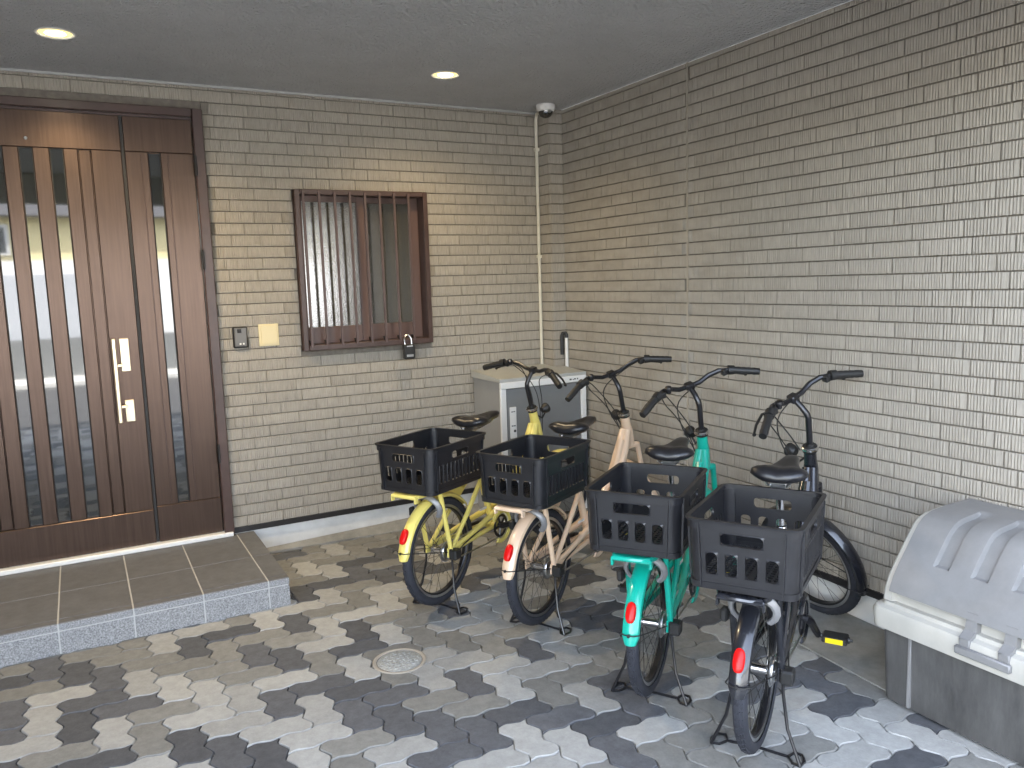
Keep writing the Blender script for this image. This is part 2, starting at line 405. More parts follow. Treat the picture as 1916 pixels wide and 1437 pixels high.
def lay(wall, pieces, place, limit=300, seed=5):
    rg = random.Random(seed); lst = []
    for (a, b, z, h) in pieces:
        M4 = place((a+b)/2, z); p = cproj(*M4.translation)
        vis = p and -90 < p[0] < 2000 and -60 < p[1] < 1500
        lst.append((0 if vis else 1, p[2] if p else 99, a, b, z, h, M4))
    lst.sort(key=lambda t: t[:5]); rs = MB()
    for k, (nv, dd, a, b, z, h, M4) in enumerate(lst):
        L = .21 if (b-a) > .17 else .157; q = rg.randrange(4)
        S = Matrix.Diagonal(((b-a)/L, 1, h/CH, 1))
        if k < limit: link('brick', BRM[L][q], wall, mtx=M4 @ S)
        else:
            mm = M4 @ S; src = BR[L][q]
            rs.add([mm @ Vector(v) for v in src.v], src.f)
    if rs.v: tag(build('brick', rs, MT['brick'], wall, angle=18), kind='stuff')

WIN = (-1.778, -.943, 1.182, 2.130); DOOR = (-3.62, -2.243, -1, 2.540)
mb = MB()   # backing of the door wall with the two openings left out
mb.box(-7.5, DOOR[0], .004, .2, .18, HZ); mb.box(DOOR[0], DOOR[1], .004, .2, DOOR[3], HZ); mb.box(DOOR[1], WIN[0], .004, .2, .18, HZ)
mb.box(WIN[0], WIN[1], .004, .2, .18, WIN[2]); mb.box(WIN[0], WIN[1], .004, .2, WIN[3], HZ); mb.box(WIN[1], .2, .004, .2, .18, HZ)
wb_ = tag(build('brick_wall', mb, MT['grout'], angle=0), 'greige brick-faced wall that holds the brown front door and barred window', 'wall', kind='thing')
lay(wb_, courses(-3.9, -.106, JB, 3, [DOOR, WIN]), lambda u_, z: Matrix.Translation((u_, 0, z)))
build('plinth', MB().box(-7.5, DOOR[0], .006, .2, -.05, .146).box(DOOR[1]+.0, .2, .006, .2, -.05, .146), MT['plinth'], wb_)
build('base_flashing', MB().box(-7.5, DOOR[0], -.012, .2, .1465, .178).box(DOOR[1]+.002, -.106, -.012, .2, .1465, .178), MT['flash'], wb_)

mb = MB().box(.004, .2, -5.4, .2, .18, HZ)
wr_ = tag(build('brick_wall', mb, MT['grout'], angle=0), 'long greige brick-faced wall behind the bicycle handlebars and the storage bin', 'wall', kind='thing')
RZ = Matrix.Rotation(-math.pi/2, 4, 'Z')      # brick front (-y) turned to face -x
lay(wr_, courses(.148, 5.38, JR, 8, [(1.379, 1.393, -1, 9)]), lambda u_, z: Matrix.Translation((0, -u_, z)) @ RZ, seed=9)
build('sealant_joint', MB().box(-.0055, .01, -1.3925, -1.3795, .18, HZ), MT['seal'], wr_)
build('plinth', MB().box(.006, .2, -5.4, .0, -.05, .146), MT['plinth'], wr_)
build('base_flashing', MB().box(-.012, .2, -5.4, -.146, .1465, .178), MT['flash'], wr_)

mb = MB().box(-.101, 0, -.141, 0, .18, HZ)
pi_ = tag(build('corner_pillar', mb, MT['grout'], angle=0), 'narrow brick-faced corner pillar behind the grey cabinet and the thin cream pipe', 'pillar', kind='thing')
pc = [(0, .1, ZT-CH*(n-.5), CH) for n in range(1, 39)]+[(0, .1, (ZT+HZ)/2, HZ-ZT)]
for (a, b, z, h) in pc:
    link('brick', BRM[.157][int(z*97) % 4], pi_, mtx=Matrix.Translation((-.053, -.145, z)) @ Matrix.Diagonal((.105/.157, 1, h/CH, 1)))
    link('brick', BRM[.157][int(z*131) % 4], pi_, mtx=Matrix.Translation((-.105, -.0745, z)) @ RZ @ Matrix.Diagonal((.14/.157, 1, h/CH, 1)))
build('base_flashing', MB().box(-.117, -.02, -.157, -.013, .1465, .178), MT['flash'], pi_)

# ------------------------------------------------------------------ ceiling, upper storey, house across the street
YE = -3.85
tag(build('ceiling', MB().box(-7.5, -.006, YE, -.008, HZ, HZ+.1), MT['ceil'], angle=0), kind='structure')
tag(build('ceiling_trim', MB().box(-7.5, -.106, -.020, -.0095, HZ-.012, HZ-.0005), MT['trim'], angle=0), kind='structure')
up = empty('unseen_upper_storey', (0, 0, 0), label='unseen upper storey above the carport ceiling, shaped to block the sun', cat='house', kind='structure')  # out of view; the box keeps direct sun off the carport floor
build('wall', MB().box(-9, 4, YE-.12, 7, HZ+.102, 5.4), MT['plasterw'], up)
build('fascia', MB().box(-9, 4, YE-.125, YE-.005, HZ-.27, HZ+.1), MT['plasterw'], up)
tag(build('brick_wall', MB().box(-5.5, -5.3, -3.85, 0, -.05, HZ), MT['brick'], angle=0), 'unseen side wall added beyond the front door to block side light', 'wall', kind='thing')  # unseen wall, added to keep light from the open side out
hs = empty('cream_house', (-3, -12.5, 0), label='sunlit cream house across the street, mirrored in the narrow door panes', cat='house')
build('wall', MB().box(-6.5, 12, -7, 0, 2.2, 3.0), MT['plaster'], hs)
build('lower_wall', MB().box(-6.5, 12, -7, .02, -.1, 2.2), MT['plasterw'], hs)
for x in (-2.2, -5.0, 3.5): 
    wd = build('window', MB().box(x, x+1.3, .0, .06, 2.3, 2.85), MT['alu'], hs); build('pane', MB().box(x+.06, x+1.24, .05, .07, 2.35, 2.8), MT['glass'], wd)
build('reflection_dark_slab', MB().box(-6.4, 11, .06, .2, -.05, .75), MT['cabdoor'], hs)  # added dark slab that darkens the low reflection in the door panes
sh = build('garage_shutter', MB().box(-2.6, 1.4, .015, .05, -.05, 1.95), MT['shutter'], hs)
build('roof', MB().add([(-7, .3, 3.001), (12.5, .3, 3.001), (12.5, -7.6, 3.001), (-7, -7.6, 3.001), (-7, -3.5, 3.7), (12.5, -3.5, 3.7)], [(0, 1, 5, 4), (2, 3, 4, 5), (0, 4, 3), (1, 2, 5), (0, 3, 2, 1)]), MT['roof'], hs)
tag(build('pavement', MB().box(-60, 60, -12.4, -11.2, -.05, .03), MT['plinth'], angle=0), kind='structure')

# ------------------------------------------------------------------ downlights
for k, (x, y, lab) in enumerate([(-2.911, -.711, 'lit warm round downlight in the ceiling over the front door'), (-1.086, -.696, 'lit warm round downlight in the ceiling over the bicycles')]):
    d = empty('downlight', (x, y, HZ), label=lab, cat='ceiling lamp', group='recessed ceiling downlights')
    build('trim_ring', MB().lathe([(.078, -.0005), (.080, -.004), (.074, -.006), (.066, -.003), (.060, .02)], 32, 'z'), MT['white'], d)
    build('reflector', MB().lathe([(.040, -.0035), (.052, -.003), (.0655, -.0010)], 32, 'z'), MT['lampwarm'], d)
    build('lamp', MB().lathe([(.0, -.0075), (.02, -.007), (.034, -.005), (.0405, -.0025)], 32, 'z'), MT['lampglow'], d)
    ld = bpy.data.lights.new('downlight_beam', 'SPOT'); ld.energy = (12.0, 4.5)[k]; ld.color = (1, .76, .44); ld.spot_size = R_(152); ld.spot_blend = .9; ld.shadow_soft_size = .06
    lo = bpy.data.objects.new('downlight_beam', ld); C.objects.link(lo); lo.parent = d; lo.location = (0, 0, -.02)

# ------------------------------------------------------------------ entrance door
D = empty('front_entrance', (-2.9, 0, .14), label='brown double-leaf entrance door with narrow vertical glass slits', cat='door', kind='thing')
def dloc(mb): mb.v = [(x+2.9, y, z-.14) for x, y, z in mb.v]; return mb
def dpart(name, mb, m, parent=D, angle=35): return build(name, dloc(mb), m, parent, angle)
fr = MB().box(-2.296, -2.2435, -.035, .12, .14, 2.5385, .004).box(-3.612, -3.56, -.035, .12, .14, 2.5385, .004).box(-3.559, -2.297, -.035, .12, 2.494, 2.5385, .004)
fr.box(-3.559, -2.297, .0, .02, 2.484, 2.494)
dpart('frame', fr, MT['dframe'])
dpart('threshold', MB().box(-3.62, -2.25, -.045, .1, .1405, .166, .004), MT['alu'])
def leaf(x0, x1, slits, solid, top, bot):
    """stiles, rails and raised bars as one leaf body; slits are recessed"""
    mb = MB(); zf0, zf1 = .168, 2.483
    mb.box(x0, x1, .030, .060, zf0, zf1)
    xs = sorted(slits+solid); edges = [x0]
    for c in xs: edges += [c-.031, c+.031]
    edges.append(x1)
    mb.box(x0, x1, .0, .0295, top, zf1, .0025); mb.box(x0, x1, .0, .0295, zf0, bot, .0025)
    for a, b in zip(edges[0::2], edges[1::2]):
        mb.box(a, b, .0, .0295, bot+.0006, top-.0006, .003)
    return mb
main = dpart('leaf', leaf(-3.528, -2.656, [-3.22, -3.09, -2.955], [-3.35, -2.829], 2.303, .358), MT['door'])
side = dpart('leaf', leaf(-2.640, -2.299, [-2.497], [], 2.303, .372), MT['door'])
main['label'] = 'wide leaf with three glass slits and the pull handle'; side['label'] = 'slim fixed leaf with a single glass slit'
for c in (-3.22, -3.09, -2.955):
    gk = dpart('pane', MB().box(c-.0265, c+.0265, .019, .0285, .364, 2.297), MT['glass'], main)
    dpart('gasket', MB().box(c-.0308, c-.0265, .010, .0285, .359, 2.302).box(c+.0265, c+.0308, .010, .0285, .359, 2.302).box(c-.0265, c+.0265, .010, .0285, 2.297, 2.302), MT['gasket'], main)
for c in (-3.35, -2.829):
    dpart('slat', MB().box(c-.026, c+.026, .010, .0285, .362, 2.299, .002), MT['door'], main)
dpart('pane', MB().box(-2.5235, -2.4705, .019, .0285, .378, 2.297), MT['glass'], side)
dpart('gasket', MB().box(-2.5278, -2.5235, .010, .0285, .373, 2.302).box(-2.4705, -2.4662, .010, .0285, .373, 2.302), MT['gasket'], side)
for x in (-2.432, -2.562): dpart('moulding', MB().box(x-.0025, x+.0025, -.003, -.0003, .38, 2.29, .001), MT['dframe'], side)
dpart('meeting_strip', MB().box(-2.6552, -2.6408, .004, .05, .17, 2.482), MT['gasket'])
hx = bk(-2.779, 1, -.06)[0]
z1, z0 = bk(0, 1.319, -.06)[1], bk(0, .860, -.06)[1]
h_ = dpart('handle', MB().box(hx-.0105, hx+.0105, -.072, -.050, z0, z1, .004), MT['champ'], main)
for (za, zb, zp) in ((1.141, 1.319, 1.178), (.866, .985, .955)):
    dpart('lock_plate', MB().box(-2.752, -2.705, -.014, -.0003, za, zb, .003), MT['champ'], main)
    dpart('handle_post', MB().box(hx-.004, -2.745, -.058, -.046, zp-.007, zp+.007, .002).box(-2.757, -2.743, -.0575, -.0145, zp-.0075, zp+.0075, .002), MT['champ'], main)
    dpart('keyhole', MB().lathe([(0, -.020), (.0095, -.020), (.0105, -.017), (.0105, -.0145)], 16, 'y', (-2.722, 0, zp+.004)), MT['steel'], main)
for zc in (2.237, 1.73, .635):
    dpart('hinge', MB().box(-2.302, -2.290, -.047, -.0355, zc-.055, zc+.055, .003), MT['gasket'])
dpart('chrome_dot', MB().lathe([(0, -.006), (.007, -.006), (.0095, -.003), (.0095, -.0003)], 16, 'y', (-3.083, 0, 2.345)), MT['chrome'], main)  # small chrome disc above the glass slits

# ------------------------------------------------------------------ entrance step with tiles
S = empty('entrance_step', (-2.9, -.44, 0), label='low grey tiled entrance step with speckled granite riser', cat='step', kind='thing')
def spart(name, mb, m, angle=30): mb.v = [(x+2.9, y+.44, z) for x, y, z in mb.v]; return build(name, mb, m, S, angle)
spart('step_base', MB().box(-4.6, -2.136, -.8825, .0, -.05, .1375), MT['tilegrout'])
jx = [-4.33, -4.03, -3.73, -3.43, -3.13, -2.83, -2.53, -2.23, -2.130]
for a, b in zip(jx[:-1], jx[1:]):
    g_ = .0034; e_ = g_ if b < -2.2 else .0006
    spart('tile', MB().box(a+g_, b-e_, -.4650, -.002, .125, .140, .0012), MT['tiletop'])
    nz = MB().box(a+g_, b-e_, -.829, -.4720, .125, .140, .0012).box(a+g_, b-e_, -.885, -.8345, .118, .1405, .002)
    spart('tile', nz, MT['tiletop'])
    spart('nosing', MB().box(a+g_, b-e_, -.8866, -.870, .1065, .1375, .002), MT['granite'])
    spart('riser_tile', MB().box(a+g_, b-e_, -.8850, -.870, -.01, .1005, .0012), MT['granite'])
for a, b in ((-.8690, -.4715), (-.467, -.013)):
    spart('riser_tile', MB().box(-2.145, -2.1295, a, b, -.01, .117, .0012), MT['granite'])

# ------------------------------------------------------------------ barred window
WN = empty('window', (-1.36, 0, 1.65), label='window with brown vertical security bars over obscure glass', cat='window', kind='thing')
def wpart(name, mb, m, parent=WN, angle=30): mb.v = [(x+1.36, y, z-1.65) for x, y, z in mb.v]; return build(name, mb, m, parent, angle)
x0, x1, z0, z1 = -1.775, -.946, 1.185, 2.127
fr = MB().box(x0, x0+.030, -.045, .10, z0, z1, .003).box(x1-.030, x1, -.045, .10, z0, z1, .003).box(x0+.0305, x1-.0305, -.045, .10, z1-.030, z1, .003).box(x0+.0305, x1-.0305, -.052, .10, z0, z0+.034, .003)
wpart('frame', fr, MT['dframe'])
WM = mat('window_bar_bronze', (.085, .055, .05), .4, var=.15, vscale=8)
for k in range(8):
    xb, _ = bk(-1.7135+k*.0937, 1.6, -.05)
    b_ = wpart('bar', MB().box(xb-.0075, xb+.0075, -.058, -.044, z0+.02, z1-.012, .002), WM)
    wpart('dark_wedge', MB().add([(xb-.012, -.0435, z0+.06), (xb+.012, -.0435, z0+.06), (xb+.006, -.0435, z0+.036), (xb-.006, -.0435, z0+.036), (xb-.012, -.02, z0+.06), (xb+.012, -.02, z0+.06), (xb+.006, -.02, z0+.036), (xb-.006, -.02, z0+.036)],
          [(0, 1, 2, 3), (4, 5, 6, 7), (0, 1, 5, 4), (1, 2, 6, 5), (2, 3, 7, 6), (3, 0, 4, 7)]), MT['gasket'], b_)  # small near-black wedge at the foot of each bar
WS = mat('sash_bronze', (.105, .060, .048), .4, var=.15, vscale=8, stretch=(1, 1, .2))
def sash(xa, xb, y, ml, mr):
    s_ = wpart('sash', MB().box(xa, xa+ml, y, y+.03, z0+.0345, z1-.0305, .002).box(xb-mr, xb, y, y+.03, z0+.0345, z1-.0305, .002).box(xa+ml+.0003, xb-mr-.0003, y, y+.03, z0+.0345, z0+.135, .002).box(xa+ml+.0003, xb-mr-.0003, y, y+.03, z1-.065, z1-.0305, .002), WS)
    return s_, (xa+ml, xb-mr, y+.012)
sA, ga = sash(-1.7445, -1.345, .020, .022, .045); sB, gb = sash(-1.344, -.9765, .052, .030, .050)
wpart('pane', MB().box(ga[0], ga[1], ga[2], ga[2]+.006, z0+.135, z1-.065), MT['rainglass'], sA)
wpart('pane', MB().box(gb[0], gb[1], gb[2], gb[2]+.006, z0+.135, z1-.065), MT['rainglass'], sB)

# lock box hanging from the bars
kx, kz = bk(-1.103, 1.14, -.075)
K = empty('key_lock_box', (kx, -.085, kz), label='black key lock box hanging from the window bars', cat='lock box')
build('body', MB().box(-.036, .036, -.018, .018, -.052, .040, .007), MT['blkmat'], K)
build('shackle', MB().tube([(-.024, 0, .038), (-.026, .004, .075), (-.012, .012, .098), (.006, .012, .098), (.020, .004, .075), (.020, 0, .038)], .0042, 8), MT['steel'], K)
build('dial', MB().box(-.022, .022, -.0195, -.0182, -.036, -.022).box(-.02, .02, -.0195, -.0182, .026, .034), MT['steel'], K)

I = empty('intercom', (-2.128, 0, 1.288), label='small grey doorbell intercom panel with black lens beside the door', cat='intercom')
build('back_box', MB().box(-.041, .041, -.022, -.006, -.061, .061, .006), MT['gasket'], I)
build('face', MB().box(-.033, .035, -.027, -.0215, -.053, .055, .004), MT['intgrey'], I)
build('lens', MB().box(-.016, .006, -.030, -.0272, .026, .048, .001), MT['gasket'], I)
build('button', MB().box(-.008, .002, -.0295, -.0272, -.042, -.032, .002).box(.010, .019, -.0295, -.0272, -.042, -.032, .002), MT['white'], I)
B_ = empty('blank_plate', (-1.966, 0, 1.292), label='square ivory blank cover plate on the wall next to the intercom', cat='cover plate')
build('base', MB().box(-.057, .057, -.013, -.005, -.064, .064, .003), MT['ivory'], B_)
build('cover', MB().box(-.046, .046, -.0165, -.0128, -.054, .054, .003), MT['ivory'], B_)

# ------------------------------------------------------------------ camera dome, pipes
Q = empty('security_camera', (-.185, -.245, HZ), label='white dome security camera under the ceiling above the thin cream pipe', cat='security camera')
build('base', MB().lathe([(0, -.0005), (.060, -.0005), (.062, -.012), (.058, -.034), (.050, -.042), (0, -.042)], 32, 'z'), MT['white'], Q)
build('dome', MB().lathe([(.046, -.0415), (.044, -.056), (.034, -.071), (.018, -.080), (0, -.083)], 28, 'z'), MT['glass'], Q)
build('lens', MB().lathe([(0, -.0), (.010, -.0), (.010, .018), (0, .018)], 16, 'y', (0, -.056, -.048)), MT['steel'], Q)
pp = empty('cable_conduit', (-.128, -.022, 0), label='thin cream conduit running down the wall corner from the security camera', cat='pipe')
build('pipe', MB().tube([(0, 0, .05), (0, 0, 2.62), (-.004, -.02, 2.655), (-.03, -.14, 2.660)], .0105, 10), MT['cream_pipe'], pp)
for z in (.6, 1.72, 2.43): build('clip', MB().box(-.016, .022, -.012, .014, z-.010, z+.010, .003), MT['cream_pipe'], pp)
pp = empty('vent_pipe', (-.022, -.178, 0), label='short white pipe with black bent top rising behind the grey cabinet', cat='pipe')
build('pipe', MB().tube([(0, 0, .04), (0, 0, 1.165)], .0115, 10), MT['cabwhite'], pp)
build('bend', MB().tube([(0, 0, 1.165), (0, 0, 1.185), (-.006, .004, 1.198), (-.020, .012, 1.198), (-.026, .016, 1.18), (-.026, .016, 1.05)], .0125, 8), MT['blkmat'], pp)

# ------------------------------------------------------------------ grey cabinet
K = empty('storage_cabinet', (-.36, -.21, 0), label='grey metal cabinet with white front frame standing in the corner', cat='cabinet')
def kpart(name, mb, m, parent=K): mb.v = [(x+.36, y+.21, z) for x, y, z in mb.v]; return build(name, mb, m, parent, 30)
kx0, kx1, yf, yb = -.672, -.034, -.415, -.165
kpart('body', MB().box(kx0+.012, -.114, -.405, -.022, .03, .935).box(-.114, kx1-.012, -.405, -.166, .03, .935), MT['cab'])
kpart('top', MB().add([(kx0-.004, -.428, .935), (kx1, -.428, .935), (kx1, -.16, .935), (-.11, -.16, .935), (-.11, -.018, .935), (kx0-.004, -.018, .935),
     (kx0-.004, -.428, .956), (kx1, -.428, .956), (kx1, -.16, .972), (-.11, -.16, .972), (-.11, -.018, .981), (kx0-.004, -.018, .981)],
     [(0, 1, 2, 3, 4, 5), (6, 7, 8, 9, 10, 11)]+[(k, (k+1) % 6, 6+(k+1) % 6, 6+k) for k in range(6)]), MT['cabtop'])
frm = kpart('front_frame', MB().box(kx0, kx0+.040, -.426, -.4055, .03, .893, .003).box(kx1-.040, kx1, -.426, -.4055, .03, .893, .003).box(kx0, kx1, -.4305, -.4055, .8935, .9345, .003), MT['cabwhite'])
dr = kpart('door', MB().box(kx0+.046, kx1-.043, -.420, -.4055, .04, .889, .003), MT['cabdoor'])
kpart('handle_plate', MB().box(kx0+.060, kx0+.108, -.427, -.4203, .575, .775, .003), MT['cabwhite'], dr)
kpart('lock', MB().lathe([(0, -.4295), (.008, -.4295), (.009, -.4272)], 14, 'y', (kx0+.093, 0, .622)), MT['ink'], dr)
kpart('print', MB().box(kx0+.07, kx0+.082, -.4278, -.4272, .742, .748).box(kx0+.085, kx0+.097, -.4278, -.4272, .743, .749).box(kx0+.07, kx0+.083, -.4278, -.4272, .652, .659).box(kx0+.086, kx0+.098, -.4278, -.4272, .652, .659), MT['ink'], dr)
kpart('print', MB().box(-.166, -.150, -.4312, -.4306, .908, .918).box(-.142, -.133, -.4312, -.4306, .908, .914).box(-.131, -.117, -.4312, -.4306, .910, .919).box(-.109, -.100, -.4312, -.4306, .910, .919), MT['ink'], frm)

# ------------------------------------------------------------------ drain cover
DR = empty('drain_cover', (-1.883, -1.748, .002), label='round pale drain cover set in the paving', cat='drain cover')
build('collar', MB().lathe([(.110, -.012), (.112, .001), (.106, .0035), (.097, .001), (.096, -.012)], 40, 'z'), MT['seal'], DR)
cv = MB().lathe([(0, .002), (.088, .002), (.092, .0), (.092, -.012)], 40, 'z')
rg = random.Random(4)
for a in range(-4, 5):
    for b in range(-4, 5):
        if (a*a+b*b) < 17: 
            cx, cy = a*.0195, b*.0195; cv.box(cx-.006, cx+.006, cy-.0025, cy+.0025, .0018, .004) if (a+b) % 2 else cv.box(cx-.0025, cx+.0025, cy-.006, cy+.006, .0018, .004)
build('cover', cv, MT['cast'], DR)

# ------------------------------------------------------------------ storage bin by the wall
BN = empty('storage_bin', (-.25, -3.57, 0), label='grey plastic outdoor storage bin with ribbed domed lid beside the wall', cat='storage bin')
ya, yb_ = -2.972, -4.17
def npart(name, mb, m, parent=BN, angle=40): mb.v = [(x+.25, y+3.57, z) for x, y, z in mb.v]; return build(name, mb, m, parent, angle)
def rrect(x0, x1, y0, y1, z, rad, n=5):
    out = []
    for cx, cy, a in ((x1-rad, y1-rad, 0), (x0+rad, y1-rad, 90), (x0+rad, y0+rad, 180), (x1-rad, y0+rad, 270)):
        for k in range(n+1):
            t = R_(a+90*k/n); out.append((cx+rad*math.cos(t), cy+rad*math.sin(t), z))
    return out
base = npart('base', MB().loft([rrect(-.470, -.034, yb_+.014, ya-.012, .012, .03), rrect(-.474, -.030, yb_+.010, ya-.008, .02, .03), rrect(-.484, -.020, yb_, ya, .288, .03)]), MT['binbase'])
gr = MB()
for yy in (-3.088, -4.06): gr.box(-.4865, -.470, yy-.006, yy+.006, .02, .287, .002)
npart('rib', gr, MT['binlid'], base)
npart('rim', MB().loft([rrect(-.494, -.012, yb_-.010, ya+.010, .288, .035), rrect(-.512, -.010, yb_-.026, ya+.026, .292, .04), rrect(-.516, -.010, yb_-.030, ya+.030, .352, .04), rrect(-.510, -.012, yb_-.024, ya+.024, .366, .04), rrect(-.488, -.014, yb_-.004, ya+.004, .372, .03), rrect(-.484, -.016, yb_, ya, .384, .03)]), MT['binrim'])
prof = [(-.478, .386), (-.470, .430), (-.452, .470), (-.425, .508), (-.37, .578), (-.325, .634), (-.295, .656), (-.255, .667), (-.16, .674), (-.030, .676)]
def pt(s):   # along the lid profile, s in 0..1
    L = [0]
    for a, b in zip(prof[:-1], prof[1:]): L.append(L[-1]+math.dist(a, b))
    t = s*L[-1]
    for k in range(len(prof)-1):
        if t <= L[k+1]+1e-9:
            q = (t-L[k])/(L[k+1]-L[k]); return (prof[k][0]+(prof[k+1][0]-prof[k][0])*q, prof[k][1]+(prof[k+1][1]-prof[k][1])*q)
    return prof[-1]
def nrm(s):
    a, b = pt(max(0, s-.02)), pt(min(1, s+.02)); dx, dz = b[0]-a[0], b[1]-a[1]; l = math.hypot(dx, dz); return (-dz/l, dx/l)
ribs = [-3.147+.0-.132*k for k in range(8)]
NS = 44; ycol = [ya-.0]; 
ys = [ya, ya-.012, ya-.024, ya-.036, ya-.046]
for rc in ribs: ys += [rc+.036, rc+.029, rc+.022, rc, rc-.022, rc-.029, rc-.036]
ys += [yb_+.046, yb_+.036, yb_+.024, yb_+.012, yb_]
def lid_h(s, y):
    h = 0.
    for rc in ribs:
        d = abs(y-rc); e = max(0, min(1, (.0295-d)/.007)); es = max(0, min(1, (s-.27)/.03))*max(0, min(1, (.80-s)/.04))
        h = max(h, .0085*e*es)
    return h
lid = MB(); vs = []; fs = []
ylid = [y for y in ys if ya-.045 > y > yb_+.045]; ylid = [ya-.030]+ylid+[yb_+.030]
SS = [.06+.94*k/NS for k in range(NS+1)]
for y in ylid:
    for s_ in SS:
        p_, n_ = pt(s_), nrm(s_); h = .014-1.9*lid_h(s_, y); vs.append((p_[0]+n_[0]*h, y, p_[1]+n_[1]*h))
m_ = len(SS)
for a in range(len(ylid)-1):
    for b in range(m_-1): fs.append((a*m_+b, a*m_+b+1, (a+1)*m_+b+1, (a+1)*m_+b))
for a in (0, len(ylid)-1):
    o = len(vs)
    for s_ in SS: p_ = pt(s_); n_ = nrm(s_); vs.append((p_[0]-n_[0]*.006, ylid[a], p_[1]-n_[1]*.006))
    for b in range(m_-1): fs.append((a*m_+b, a*m_+b+1, o+b+1, o+b))
lid.add(vs, fs)
# cream hood (frame of the lid), then the grey cover panel set on it
hood = MB(); rings = []
for s_ in [k/24 for k in range(25)]: 
    p_, n_ = pt(s_), nrm(s_); rings.append([(p_[0]-n_[0]*.03, ya-.004, p_[1]-n_[1]*.03), (p_[0]-.010*n_[0], ya-.001, p_[1]-.010*n_[1]), (p_[0]+.002*n_[0], ya-.008, p_[1]+.002*n_[1]), (p_[0]+.002*n_[0], ya-.036, p_[1]+.002*n_[1]), (p_[0]-.018*n_[0], ya-.040, p_[1]-.018*n_[1]), (p_[0]-.018*n_[0], yb_+.040, p_[1]-.018*n_[1]), (p_[0]+.002*n_[0], yb_+.036, p_[1]+.002*n_[1]), (p_[0]+.002*n_[0], yb_+.008, p_[1]+.002*n_[1]), (p_[0]-.010*n_[0], yb_+.001, p_[1]-.010*n_[1]), (p_[0]-n_[0]*.03, yb_+.004, p_[1]-n_[1]*.03)])
for a in range(len(rings)-1):
    o = len(hood.v); hood.add(rings[a]+rings[a+1], [(k, k+1, 11+k, 10+k) for k in range(9)])
for yy in (ya-.0035, yb_+.0035):
    hood.add([(x, yy, z) for x, z in prof]+[(-.03, yy, .386)], [tuple(range(len(prof)+1))])
lidp = npart('lid', hood, MT['binrim'])
npart('cover_panel', lid, MT['binlid'], lidp, 30)
lt = MB()
for yy in (-3.300, -3.425): lt.box(-.5215, -.488, yy-.018, yy+.018, .338, .372, .003).add([(-.5215, yy-.018, .3722), (-.5215, yy+.018, .3722), (-.489, yy+.018, .392), (-.489, yy-.018, .392), (-.478, yy+.018, .45), (-.478, yy-.018, .45), (-.46, yy-.018, .372), (-.46, yy+.018, .372), (-.455, yy-.018, .45), (-.455, yy+.018, .45)], [(0, 1, 2, 3), (3, 2, 4, 5), (5, 4, 9, 8), (0, 3, 5, 8, 6), (1, 7, 9, 4, 2), (6, 8, 9, 7), (0, 6, 7, 1)])
lt.box(-.5335, -.5165, -3.452, -3.274, .318, .346, .004)
npart('latch', lt, MT['binlid'], lidp)

# ------------------------------------------------------------------ crates
def rhole(u0, u1, v0, v1, rad, n=4):
    out = []
    for cu, cv_, a in ((u1-rad, v1-rad, 0), (u0+rad, v1-rad, 90), (u0+rad, v0+rad, 180), (u1-rad, v0+rad, 270)):
        for k in range(n+1): t = R_(a+90*k/n); out.append((cu+rad*math.cos(t), cv_+rad*math.sin(t)))
    return out
def panel(mb, W0, W1, H, holes, xf, th=.004):
    """flat panel u in [-W,W] (W0 at the bottom, W1 at the top), v in [0,H], with rounded holes; xf maps (u, v, depth) to space"""
    us = sorted({-1., 1.}|{h[0] for h in holes}|{h[1] for h in holes}); 
    rows = sorted({0., H}|{h[2] for h in holes}|{h[3] for h in holes})
    def P(u_, v_, d): k = (W0+(W1-W0)*v_/H); return xf(u_*k, v_, d)
    cells = {}
    for v0, v1 in zip(rows[:-1], rows[1:]):
        cuts = sorted({-1., 1.}|{e for h in holes if h[2] <= v0+1e-9 and h[3] >= v1-1e-9 for e in h[:2]})
        for a, b in zip(cuts[:-1], cuts[1:]):
            if any(abs(h[0]-a) < 1e-9 and abs(h[1]-b) < 1e-9 and h[2] <= v0+1e-9 and h[3] >= v1-1e-9 for h in holes): continue
            q = [(a, v0), (b, v0), (b, v1), (a, v1)]
            mb.add([P(x, y, 0) for x, y in q]+[P(x, y, -th) for x, y in q], [(0, 1, 2, 3), (7, 6, 5, 4), (0, 1, 5, 4), (1, 2, 6, 5), (2, 3, 7, 6), (3, 0, 4, 7)])
    for h in holes:     # rounded lip in each hole
        Wm = (W0+W1)/2; pu = (h[1]-h[0])*Wm; rad = min(.013, pu*.38)
        o = rhole(h[0]*Wm-.001, h[1]*Wm+.001, h[2]-.001, h[3]+.001, .0012, 4); i = rhole(h[0]*Wm+.0015, h[1]*Wm-.0015, h[2]+.0015, h[3]-.0015, rad, 4); n = len(o)
        def Q(p_, d): return P(p_[0]/Wm, p_[1], d)
        mb.add([Q(p_, .0005) for p_ in o]+[Q(p_, .0035) for p_ in i]+[Q(p_, -th-.0003) for p_ in i]+[Q(p_, -th-.0003) for p_ in o],
               [(k, (k+1) % n, n+(k+1) % n, n+k) for k in range(n)]+[(n+k, n+(k+1) % n, 2*n+(k+1) % n, 2*n+k) for k in range(n)]+[(2*n+k, 2*n+(k+1) % n, 3*n+(k+1) % n, 3*n+k) for k in range(n)])
CL, CW, CHH = .431, .330, .216
LB, WB = CL-.014, CW-.016
